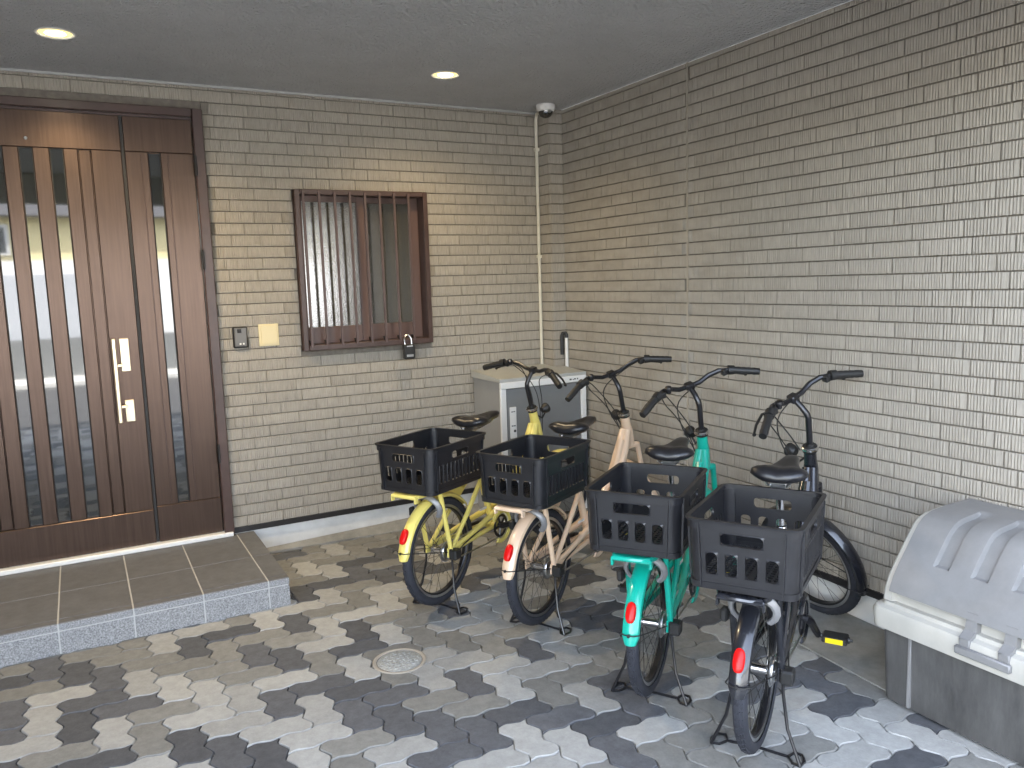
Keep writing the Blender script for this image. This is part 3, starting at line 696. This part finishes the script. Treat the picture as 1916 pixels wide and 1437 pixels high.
def crate_parts():
    ps = []
    te = (CL-LB)/2; tw = (CW-WB)/2; rc = .036
    he = [(-.50, .52, .136, .174)]+[(c-.150, c+.150, .040, .110) for c in (-.71, -.235, .245, .725)]
    hs_ = [(-.36, .36, .138, .174)]+[(-.90+.164*k, -.90+.164*k+.100, .038, .126) for k in range(11)]
    for sx in (-1, 1):
        mb = MB(); panel(mb, (WB/2-rc), (CW/2-rc-.002), CHH-.02, he, lambda u_, v_, d, sx=sx: (sx*(LB/2+te*v_/CHH+d), u_*sx, v_+.006))
        ps.append(('end_panel', mb))
    for sy in (-1, 1):
        mb = MB(); panel(mb, (LB/2-rc), (CL/2-rc-.002), CHH-.02, hs_, lambda u_, v_, d, sy=sy: (-u_*sy, sy*(WB/2+tw*v_/CHH+d), v_+.006))
        ps.append(('side_panel', mb))
    for sx in (-1, 1):   # rounded corner posts with ribs
        for sy in (-1, 1):
            mb = MB()
            rings = []
            for v_ in (.006, CHH-.014):
                ring = []; L2, W2 = LB/2+te*v_/CHH, WB/2+tw*v_/CHH
                for k in range(7):
                    t = R_(90*k/6); ring.append((sx*(L2-rc+(rc+.001)*math.cos(t)), sy*(W2-rc+(rc+.001)*math.sin(t)), v_))
                for k in range(6, -1, -1):
                    t = R_(90*k/6); ring.append((sx*(L2-rc+(rc-.005)*math.cos(t)), sy*(W2-rc+(rc-.005)*math.sin(t)), v_))
                rings.append(ring)
            mb.loft(rings)
            for (px, py) in ((sx*(1), 0), (0, sy*1)):
                for v0, v1 in ((.006, CHH-.014),):
                    q = []
                    for v_ in (v0, v1):
                        L2, W2 = LB/2+te*v_/CHH, WB/2+tw*v_/CHH
                        if px: q += [(sx*(L2-.001), sy*(W2-rc-.004), v_), (sx*(L2+.008), sy*(W2-rc-.004), v_), (sx*(L2+.008), sy*(W2-rc+.0005), v_), (sx*(L2-.001), sy*(W2-rc+.0005), v_)]
                        else: q += [(sx*(L2-rc-.004), sy*(W2-.001), v_), (sx*(L2-rc-.004), sy*(W2+.008), v_), (sx*(L2-rc+.0005), sy*(W2+.008), v_), (sx*(L2-rc+.0005), sy*(W2-.001), v_)]
                    mb.loft([q[:4], q[4:]])
            ps.append(('corner_post', mb))
    def band(z0, z1, o0, o1, inner):
        b = MB(); l0, w0 = LB/2+te*z0/CHH, WB/2+tw*z0/CHH; l1, w1 = LB/2+te*z1/CHH, WB/2+tw*z1/CHH
        b.loft([rrect(-l0+inner, l0-inner, -w0+inner, w0-inner, z0, .026), rrect(-l0-o0, l0+o0, -w0-o0, w0+o0, z0, .032), rrect(-l1-o1, l1+o1, -w1-o1, w1+o1, z1, .034), rrect(-l1+inner, l1-inner, -w1+inner, w1-inner, z1, .026), rrect(-l0+inner, l0-inner, -w0+inner, w0-inner, z0, .026)], cap=False); return b
    rim = band(CHH-.007, CHH, .008, .009, .005); k2 = band(CHH-.030, CHH-.0072, .004, .004, .004); rim.add(k2.v, k2.f)
    ps.append(('rim', rim)); 
    bb = band(.0, .020, .003, .0035, .005); ps.append(('base_band', bb))
    fl = MB().box(-LB/2+.004, LB/2-.004, -.01, .01, .003, .008)
    for k in range(-9, 10):
        x = k*.0205; fl.box(x-.003, x+.003, -WB/2+.004, WB/2-.004, .0032, .0078)
    for k in range(-6, 7):
        y = k*.0215
        if k: fl.box(-LB/2+.004, LB/2-.004, y-.003, y+.003, .0034, .0076)
    ps.append(('floor_grid', fl))
    return [(n, m_.mesh(n, MT['crate'], 30)) for n, m_ in ps]
CR = crate_parts()

# ------------------------------------------------------------------ bicycles
ZH, RW = .283, .261; HX, HZ_, TI = .893, .838, 20.0
cache = {}
def bm_(name, fn):
    if name not in cache: cache[name] = fn()
    return cache[name]
def wheel_parts():
    rim = MB().lathe([(.203, -.009), (.206, -.0125), (.219, -.0135), (.221, -.011), (.216, -.006), (.216, .006), (.221, .011), (.219, .0135), (.206, .0125), (.203, .009)], 56, 'y', close=True)
    ty = MB(); n = 12; pr = []
    for k in range(n+1):
        t = R_(-128+256*k/n); pr.append((RW-.0235+.0235*math.cos(t), .0225*math.sin(t)))
    ty.lathe(pr, 60, 'y')
    for k in range(60):      # tread blocks
        a = 2*math.pi*k/60
        for s_ in (-1, 1):
            for (rr, yy, w_) in ((RW+.0004, .0035, .0028), (RW-.0022, .0105, .0026)):
                c, s2 = math.cos(a+(.03 if s_ > 0 else 0)), math.sin(a+(.03 if s_ > 0 else 0)); t = Vector((-s2, 0, c)); n_ = Vector((c, 0, s2)); y_ = Vector((0, 1, 0))
                p0 = n_*rr+y_*(s_*yy)
                q = [p0+t*da+y_*db-n_*(.002 if True else 0) for da in (-.009, .009) for db in (-w_, w_)]+[p0+t*da+y_*db+n_*.0008 for da in (-.008, .008) for db in (-w_*.8, w_*.8)]
                ty.add(q, [(4, 5, 7, 6), (0, 1, 5, 4), (2, 3, 7, 6), (0, 2, 6, 4), (1, 3, 7, 5)])
    hub = MB().lathe([(0, -.052), (.006, -.052), (.006, -.040), (.012, -.038), (.026, -.034), (.026, -.031), (.016, -.027), (.015, 0), (.016, .027), (.026, .031), (.026, .034), (.012, .038), (.006, .040), (.006, .052), (0, .052)], 20, 'y')
    sp = MB()
    for k in range(28):
        a = 2*math.pi*k/28; s_ = 1 if k % 2 else -1; b = a+(.42 if (k//2) % 2 else -.42)
        sp.tube([(.025*math.cos(b), s_*.032, .025*math.sin(b)), (.206*math.cos(a), s_*.002, .206*math.sin(a))], .0011, 4, cap=False)
    return dict(rim=rim.mesh('rim', MT['blk']), tyre=ty.mesh('tyre', MT['rubber'], 30), hub=hub.mesh('hub', MT['chrome']), spokes=sp.mesh('spokes', MT['spoke']), brake_track=MB().lathe([(.2115, -.0145), (.2235, -.0150), (.2235, -.0130), (.2115, -.0125)], 56, 'y', close=True).lathe([(.2115, .0145), (.2235, .0150), (.2235, .0130), (.2115, .0125)], 56, 'y', close=True).mesh('brake_track', MT['steel']))
def fender_mesh(a0, a1, n=22, rad=.279):
    rings = []
    cs = [(-.031, -.016), (-.028, -.005), (-.016, .003), (0, .006), (.016, .003), (.028, -.005), (.031, -.016), (.027, -.016), (.024, -.007), (.014, .0), (0, .003), (-.014, .0), (-.024, -.007), (-.027, -.016)]
    for k in range(n+1):
        a = R_(a0+(a1-a0)*k/n); e = min(1, (k+.25)/1.2, (n-k+.25)/1.2); e = .55+.45*e
        rings.append([((rad+h)*math.cos(a), y*e, (rad+h)*math.sin(a)) for y, h in cs])
    return MB().loft(rings)
def frame_mesh():
    f_ = MB()
    ax = lambda t: (HX+math.sin(R_(TI))*t, 0, HZ_-math.cos(R_(TI))*t)      # along the steering axis, downwards
    f_.tube([ax(.008), ax(.06), ax(.10), ax(.172)], [.0245, .026, .030, .029], 16)
    for sy in (-1, 1):      # twin main tubes, head to dropout
        f_.tube([(.905, sy*.010, .748), (.862, sy*.017, .662), (.775, sy*.021, .536), (.66, sy*.022, .432), (.55, sy*.024, .385), (.46, sy*.030, .365), (.30, sy*.048, .338), (.14, sy*.060, .312), (.02, sy*.064, .296)],
                [.022, .023, .022, .021, .019, .017, .0145, .012, .010], 12)
        f_.tube([(.45, sy*.030, .288), (.30, sy*.045, .290), (.13, sy*.060, .288), (.0, sy*.066, .284)], [.0125, .012, .0105, .009], 10)
        f_.tube([(.345, sy*.020, .612), (.305, sy*.040, .560), (.16, sy*.056, .43), (.012, sy*.066, .296)], [.011, .0118, .0118, .0105], 10)
        f_.box(-.022, .026, sy*.066-.004, sy*.066+.004, .262, .308, .002)
    f_.tube([(.858, 0, .70), (.80, 0, .60), (.72, 0, .50)], [.018, .02, .016], 10)
    f_.tube([(.462, 0, .275), (.44, 0, .34), (.366, 0, .555), (.335, 0, .650)], [.021, .018, .0172, .0172], 14)
    f_.tube([(.45, -.040, .288), (.45, .040, .288)], .0215, 16)
    f_.tube([(.335, -.035, .575), (.335, .035, .575)], .009, 8)
    return f_.mesh('frame', MT['p_black'])
def rack_mesh():
    k = MB(); z = .609
    k.tube([(.27, .052, z), (.10, .070, z), (-.20, .074, z), (-.236, .060, z), (-.246, .030, z), (-.246, -.030, z), (-.236, -.060, z), (-.20, -.074, z), (.10, -.070, z), (.27, -.052, z)], .009, 8)
    k.box(-.238, .12, -.066, .066, .606, .6125, .001); k.box(-.252, -.205, -.072, .072, .600, .615, .005)
    for x in (-.06, .08, .20): k.box(x-.012, x+.012, -.068, .068, .601, .613, .001)
    for sy in (-1, 1):
        k.tube([(-.075, sy*.072, .604), (-.062, sy*.072, .560), (-.004, sy*.073, .300)], [.0118, .0125, .0112], 8)
        k.box(-.248, -.228, sy*.068-.004, sy*.068+.004, .582, .604, .001)
    k.prism([(.02, .600), (.12, .600), (.20, .545), (.17, .515), (.10, .545)], -.006, .006)
    k.tube([(.27, -.052, .609), (.30, -.03, .600), (.325, -.01, .598)], .008, 8); k.tube([(.27, .052, .609), (.30, .03, .600), (.325, .01, .598)], .008, 8)
    return k.mesh('rack', MT['p_black'])
def saddle_mesh():
    s_ = MB(); rings = []
    for (x, hw, zt, th) in [(.236, .040, .868, .018), (.242, .072, .884, .040), (.258, .093, .895, .052), (.285, .100, .897, .058), (.315, .094, .892, .055), (.350, .075, .884, .048), (.390, .054, .882, .045), (.440, .038, .886, .045), (.490, .031, .889, .044), (.522, .026, .886, .038), (.538, .015, .876, .024)]:
        ring = []
        for k in range(16):
            t = 2*math.pi*k/16; c, s2 = math.cos(t), math.sin(t)
            yy = hw*math.copysign(abs(c)**.75, c); zz = zt-th/2+th/2*math.copysign(abs(s2)**.7, s2)
            if s2 > 0 and x < .40: zz -= .007*math.exp(-(yy/.016)**2)*(s2 > .5)
            if s2 < 0: yy *= .86
            ring.append((x, yy, zz))
        rings.append(ring)
    s_.loft(rings); return s_.mesh('saddle', MT['vinyl'], 60)
def stand_mesh():
    k = MB()
    for sy in (-1, 1):
        k.tube([(-.004, sy*.078, .285), (-.006, sy*.080, .22), (-.022, sy*.098, .11), (-.045, sy*.142, .008)], .0055, 8)
        k.tube([(-.045, sy*.142, .007), (-.01, sy*.150, .006), (.022, sy*.138, .006), (.026, sy*.112, .006), (-.006, sy*.098, .006), (-.036, sy*.118, .006)], .005, 6, closed=True)
        k.box(-.02, .012, sy*.078-.005, sy*.078+.005, .262, .305, .002)
    k.tube([(-.006, -.098, .006), (.004, 0, .005), (-.006, .098, .006)], .005, 6)
    return k.mesh('kickstand', MT['blk'])
def bar_mesh():
    b = MB(); half = [(.069, .0, .213), (.071, .055, .214), (.066, .105, .236), (.052, .150, .248), (.030, .190, .246), (-.025, .298, .2215)]
    b.tube([(x, -y, a) for x, y, a in half[::-1][:-1]]+[half[0]]+half[1:], .0112, 10)
    b.box(.050, .090, -.022, .022, .196, .230, .006)
    return b.mesh('handlebar', MT['blk'])
def lever_mesh(sy):
    b = MB(); b.box(.018, .046, sy*.166-.013, sy*.166+.013, .228, .256, .004)
    b.tube([(.050, sy*.170, .235), (.075, sy*.185, .222), (.060, sy*.24, .204), (.035, sy*.285, .190)], [.006, .006, .0055, .005], 8)
    b.lathe([(0, 0), (.006, .001), (.0075, .006), (.006, .011), (0, .012)], 10, 'y', (.034, sy*.284-.006, .1895))
    b.tube([(.030, sy*.186, .247), (.018, sy*.212, .2435)], [.0225, .0205], 12)
    return b.mesh('brake_lever', MT['blkmat'])
def grip_mesh(sy):
    p0, p1 = Vector((.020, sy*.208, .2435)), Vector((-.032, sy*.312, .2185)); b = MB(); n = 10
    pts = [p0.lerp(p1, k/n) for k in range(n+1)]
    b.tube(pts, [.0165]+[.0158 if k % 2 else .0172 for k in range(1, n)]+[.0155], 12); return b.mesh('grip', MT['blkmat'])
BIKES = [
  dict(c='p_yellow', x=-1.502, y=-1.320, h=28.7, s=-16.7, dz=.0, lab='pale yellow bicycle with black rear crate standing nearest the window', cl='black plastic crate on the rear rack of the yellow bicycle'),
  dict(c='p_beige', x=-1.205, y=-1.774, h=28.1, s=53.5, dz=.0, lab='beige bicycle with black rear crate parked between the yellow and teal ones', cl='black plastic crate on the rear rack of the beige bicycle'),
  dict(c='p_teal', x=-1.161, y=-2.507, h=36.1, s=46.1, dz=.0, lab='teal green bicycle with black rear crate', cl='black plastic crate on the rear rack of the teal bicycle'),
  dict(c='p_black', x=-1.089, y=-2.970, h=31.3, s=62.8, dz=.0, ca=0, lab='all black bicycle nearest the storage bin, yellow pedal reflector showing', cl='black plastic crate on the rear rack of the black bicycle'),
]
def mk(name, fn, mats, par, mtx=None, m=None):
    me = bm_(name+fn.__name__ if fn.__name__ != '<lambda>' else name+'_l', fn); return link(mats, me, par, mtx=mtx, m=m)
def bicycle(b):
    pm = MT[b['c']]
    root = empty('bicycle', (b['x'], b['y'], b['dz']), R_(b['h']), label=b['lab'], cat='bicycle', group='bicycles parked side by side under the carport')
    W = bm_('wheel', wheel_parts)
    def wheel(mtx):
        wo = link('wheel', W['rim'], root, mtx=mtx)
        for n in ('tyre', 'hub', 'spokes', 'brake_track'): link(n, W[n], wo)
        return wo
    rw = wheel(Matrix.Translation((0, 0, ZH)))
    link('sprocket', bm_('spr', lambda: MB().lathe([(0, -.046), (.030, -.046), (.036, -.0475), (.036, -.0495), (.030, -.051), (0, -.051)], 22, 'y').lathe([(.046, -.040), (.050, -.042), (.046, -.044), (.030, -.043)], 24, 'y').mesh('sprocket', MT['steel'])), rw)
    fr_ = link('frame', bm_('frame', frame_mesh), root, m=pm)
    link('reflector', bm_('tag', lambda: MB().box(.30, .36, -.0345, -.0335, .40, .412).mesh('tag', MT['white'])), fr_).name = 'sticker'
    fe_ = link('fender', bm_('rfender', lambda: fender_mesh(38, 173.5).mesh('fender', MT['p_black'])), root, mtx=Matrix.Translation((0, 0, ZH)), m=pm)
    def refl():
        m_ = MB(); a = R_(151); rr = .2865; rings = []
        n_ = Vector((math.cos(a), 0, math.sin(a))); t = Vector((-math.sin(a), 0, math.cos(a)))
        for d, s_ in ((-.003, 1.0), (.009, 1.0), (.013, .82)):
            rings.append([n_*(rr+d)+t*(.036*s_*math.copysign(abs(math.sin(q))**.8, math.sin(q)))+Vector((0, 1, 0))*(.017*s_*math.copysign(abs(math.cos(q))**.8, math.cos(q))) for q in [2*math.pi*k/18 for k in range(18)]])
        return m_.loft(rings).mesh('reflector', MT['red'], 50)
    link('reflector', bm_('refl', refl), fe_)
    def stay():
        m_ = MB(); a = R_(166)
        p = (.287*math.cos(a), .0, .287*math.sin(a))
        m_.tube([(.0, -.069, .0), (p[0]+.012, -.036, p[2]), (p[0]-.003, -.018, p[2]-.0), (p[0]-.005, 0, p[2]), (p[0]-.003, .018, p[2]), (p[0]+.012, .036, p[2]), (.0, .069, .0)], .0022, 6)
        m_.lathe([(0, 0), (.006, .001), (.006, .006), (0, .007)], 10, 'x', (p[0]-.010, 0, p[2])); return m_.mesh('fender_stay', MT['blkmat'])
    link('fender_stay', bm_('stay', stay), fe_)
    link('rack', bm_('rack', rack_mesh), root, m=pm)
    sp_ = link('seat_post', bm_('post', lambda: MB().tube([(.338, 0, .64), (.287, 0, .84)], .0135, 12).lathe([(.020, 0), (.022, .006), (.022, .022), (.020, .028)], 16, 'z', (.332, 0, .640)).mesh('seat_post', MT['chrome'])), root)
    sd_ = link('saddle', bm_('saddle', saddle_mesh), root)
    link('rails', bm_('rails', lambda: MB().tube([(.262, .045, .846), (.262, .03, .830), (.34, .022, .826), (.44, .018, .838), (.49, .006, .846)], .0042, 6).tube([(.262, -.045, .846), (.262, -.03, .830), (.34, -.022, .826), (.44, -.018, .838), (.49, -.006, .846)], .0042, 6).box(.27, .315, -.028, .028, .818, .842, .005).mesh('rails', MT['steel'])), sd_)
    link('kickstand', bm_('stand', stand_mesh), root)
    def lockm():
        m_ = MB(); a = R_(108); n_ = Vector((math.cos(a), 0, math.sin(a))); c0 = n_*.245; pts = []
        for k in range(15):
            q = R_(-48+276*k/14); pts.append(c0+n_*(.060*math.sin(q))+Vector((0, 1, 0))*(.072*math.cos(q)))
        m_.tube(pts, .0095, 8, flat=1.5); return m_.mesh('ring_lock', MT['lockgrey'])
    rl = link('ring_lock', bm_('lock', lockm), root, mtx=Matrix.Translation((0, 0, ZH)))
    link('lock_body', bm_('lockb', lambda: MB().box(-.098, -.062, .076, .102, .180, .225, .007).mesh('lock_body', MT['blkmat'])), rl)
    def crankm():
        m_ = MB(); m_.lathe([(.060, -.054), (.063, -.056), (.063, -.058), (.060, -.060), (.046, -.058), (.046, -.056)], 36, 'y', (.45, 0, .288), close=True)
        for k in range(5):
            a = 2*math.pi*k/5; m_.tube([(.45, -.057, .288), (.45+.05*math.cos(a), -.057, .288+.05*math.sin(a))], .006, 6)
        m_.tube([(.45, -.045, .288), (.45, -.072, .288), (.465, -.082, .276), (.575, -.094, .178)], [.014, .017, .0155, .013], 8)
        m_.tube([(.575, -.090, .178), (.577, -.120, .176)], .009, 8)
        m_.tube([(.45, .045, .288), (.45, .072, .288), (.435, .082, .300), (.325, .094, .398)], [.012, .013, .011, .0085], 8)
        return m_.mesh('crank', MT['blk'])
    CA = Matrix.Translation((.45, 0, .288)) @ Matrix.Rotation(R_(b.get('ca', -41)), 4, 'Y') @ Matrix.Translation((-.45, 0, -.288))
    ck = link('crank', bm_('crank', crankm), root, mtx=CA)
    for sx, yy, zz in ((.577, -1, .176), (.323, 1, .400)):
        pd = link('pedal', bm_('pedal', lambda: MB().box(-.034, .034, -.045, .045, -.012, .012, .004).tube([(0, -.062, 0), (0, .05, 0)], .006, 8).lathe([(0, 0), (.012, 0), (.013, .006), (0, .006)], 12, 'y', (0, -.0515, 0)).mesh('pedal', MT['blkmat'])), root, mtx=Matrix.Translation(CA @ Vector((sx, yy*.156, zz))) @ Matrix.Rotation(R_(0 if yy < 0 else 180), 4, 'Z'))
        if yy < 0: link('reflector', bm_('predl', lambda: MB().box(-.0362, -.0345, -.031, .031, -.0100, .0100, .001).box(.0345, .0362, -.031, .031, -.0085, .0085, .001).mesh('reflector', MT['yrefl'])), pd)
    def chain():
        m_ = MB(); m_.tube([(0, -.048, ZH+.035), (.45, -.057, .288+.061)], .0042, 6); m_.tube([(0, -.048, ZH-.035), (.06, -.050, ZH-.055), (.45, -.057, .288-.061)], .0042, 6)
        m_.tube(arc(0, ZH, .036, 90, 270, 10, -.048), .0042, 6); m_.tube(arc(.45, .288, .063, -90, 90, 10, -.057), .0042, 6)
        return m_.mesh('chain', MT['steel'])
    link('chain', bm_('chain', chain), root)
    link('shifter_box', bm_('shb', lambda: MB().box(-.022, .030, -.112, -.070, ZH-.030, ZH+.018, .006).tube([(.03, -.09, ZH), (.10, -.075, ZH+.012), (.25, -.055, ZH+.03)], .003, 6).mesh('shifter_box', MT['blkmat'])), root)
    def guard():
        m_ = MB(); rings = []
        for k in range(23):
            a = R_(150-330*k/22*.82); c, s2 = math.cos(a), math.sin(a); rings.append([(.45+q*c, y, .288+q*s2) for q, y in ((.068, -.068), (.084, -.070), (.092, -.064), (.092, -.056), (.086, -.060), (.068, -.062))])
        return m_.loft(rings).mesh('chain_guard', MT['p_black'])
    link('chain_guard', bm_('guard', guard), root, m=pm)
    # steered assembly
    SM = Matrix.Translation((HX, 0, HZ_)) @ Matrix.Rotation(R_(-TI), 4, 'Y') @ Matrix.Rotation(R_(b['s']), 4, 'Z')
    def forkm():
        m_ = MB(); m_.tube([(0, 0, -.172), (0, 0, -.192)], .026, 16); m_.tube([(.0, -.046, -.205), (0, 0, -.196), (0, .046, -.205)], [.014, .018, .014], 10)
        for sy in (-1, 1): m_.tube([(0, sy*.046, -.200), (.004, sy*.050, -.38), (.018, sy*.052, -.53), (.040, sy*.053, -.613)], [.014, .0135, .011, .008], 10)
        return m_.mesh('fork', MT['p_black'])
    link('fork', bm_('fork', forkm), root, mtx=SM, m=pm)
    WM_ = SM @ Matrix.Translation((.040, 0, -.613))
    wheel(WM_)
    ff = link('fender', bm_('ffender', lambda: fender_mesh(38, 186).mesh('fender', MT['p_black'])), root, mtx=WM_, m=pm)
    def fst():
        m_ = MB(); a = R_(181); p = (.283*math.cos(a), .283*math.sin(a))
        m_.tube([(0, -.056, 0), (p[0]+.01, -.034, p[1]), (p[0]-.004, 0, p[1]), (p[0]+.01, .034, p[1]), (0, .056, 0)], .0022, 6)
        m_.lathe([(0, 0), (.006, .001), (.006, .006), (0, .007)], 10, 'x', (p[0]-.010, 0, p[1])); return m_.mesh('fender_stay', MT['blkmat'])
    link('fender_stay', bm_('fst', fst), ff)
    hs_ = link('headset', bm_('hset', lambda: MB().lathe([(0, -.014), (.029, -.014), (.031, -.008), (.031, .002), (.026, .010), (.018, .013), (.016, .024), (0, .024)], 22, 'z').mesh('headset', MT['blkmat'])), root, mtx=SM)
    link('lock_ring', bm_('lring', lambda: MB().lathe([(.0312, -.004), (.0345, -.002), (.0345, .006), (.029, .010)], 22, 'z').mesh('lock_ring', MT['chrome'])), hs_)
    link('stem', bm_('stem', lambda: MB().tube([(0, 0, .0), (0, 0, .140), (.006, 0, .158), (.030, 0, .184), (.069, 0, .213)], [.0125, .0125, .013, .0125, .012], 12).mesh('stem', MT['blk'])), root, mtx=SM)
    hb = link('handlebar', bm_('bar', bar_mesh), root, mtx=SM)
    for sy in (1, -1):
        link('grip', bm_('grip%d' % sy, lambda: grip_mesh(sy)), hb); link('brake_lever', bm_('lev%d' % sy, lambda: lever_mesh(sy)), hb)
    link('bell', bm_('bell', lambda: MB().lathe([(.017, 0), (.0175, .006), (.014, .015), (.006, .019), (0, .020)], 18, 'z', (.028, .135, .258)).lathe([(0, 0), (.012, 0), (.012, -.02)], 12, 'z', (.03, .135, .262)).mesh('bell', MT['blk'])), hb)
    hl = link('headlight', bm_('hl', lambda: MB().lathe([(0, -.030), (.016, -.028), (.026, -.012), (.030, .006), (.029, .012)], 20, 'x', (.098, 0, -.045)).tube([(.030, .0, -.06), (.06, .0, -.09), (.085, 0, -.07)], .005, 6).mesh('headlight', MT['blkmat'])), root, mtx=SM)
    link('lens', bm_('hlens', lambda: MB().lathe([(.029, .0118), (.022, .017), (0, .019)], 20, 'x', (.098, 0, -.045)).mesh('lens', MT['chrome'])), hl)
    def cab():
        m_ = MB()
        def sm(pts):
            out = []
            P = [Vector(p) for p in pts]; P = [P[0]]+P+[P[-1]]
            for i in range(1, len(P)-2):
                for k in range(6):
                    t = k/6; a, b2, c, d = P[i-1], P[i], P[i+1], P[i+2]
                    out.append(.5*((2*b2)+(-a+c)*t+(2*a-5*b2+4*c-d)*t*t+(-a+3*b2-3*c+d)*t**3))
            out.append(P[-2]); return out
        m_.tube(sm([(.052, .160, .238), (.085, .11, .185), (.055, .045, .055), (.03, .025, -.01)]), .0028, 6)
        m_.tube(sm([(.052, -.160, .238), (.105, -.09, .19), (.125, .03, .12), (.115, .035, .0), (.06, .01, -.12), (.03, .0, -.19)]), .0028, 6)
        m_.tube(sm([(.050, .165, .240), (.100, .12, .15), (.105, .06, .05), (.07, .02, -.06), (.045, .02, -.12)]), .0025, 6)
        return m_.mesh('cable', MT['blkmat'])
    link('cable', bm_('cable', cab), root, mtx=SM)
    # the crate carried on the rack is a thing of its own
    ch, sh_ = math.cos(R_(b['h'])), math.sin(R_(b['h'])); lx = (-.237+.194)/2
    cr = empty('storage_crate', (b['x']+ch*lx, b['y']+sh_*lx, .623+b['dz']), R_(b['h']), label=b['cl'], cat='crate', group='black crates on the bicycle racks')
    for n, me in CR: link(n, me, cr)
    return root
for b in BIKES: bicycle(b)
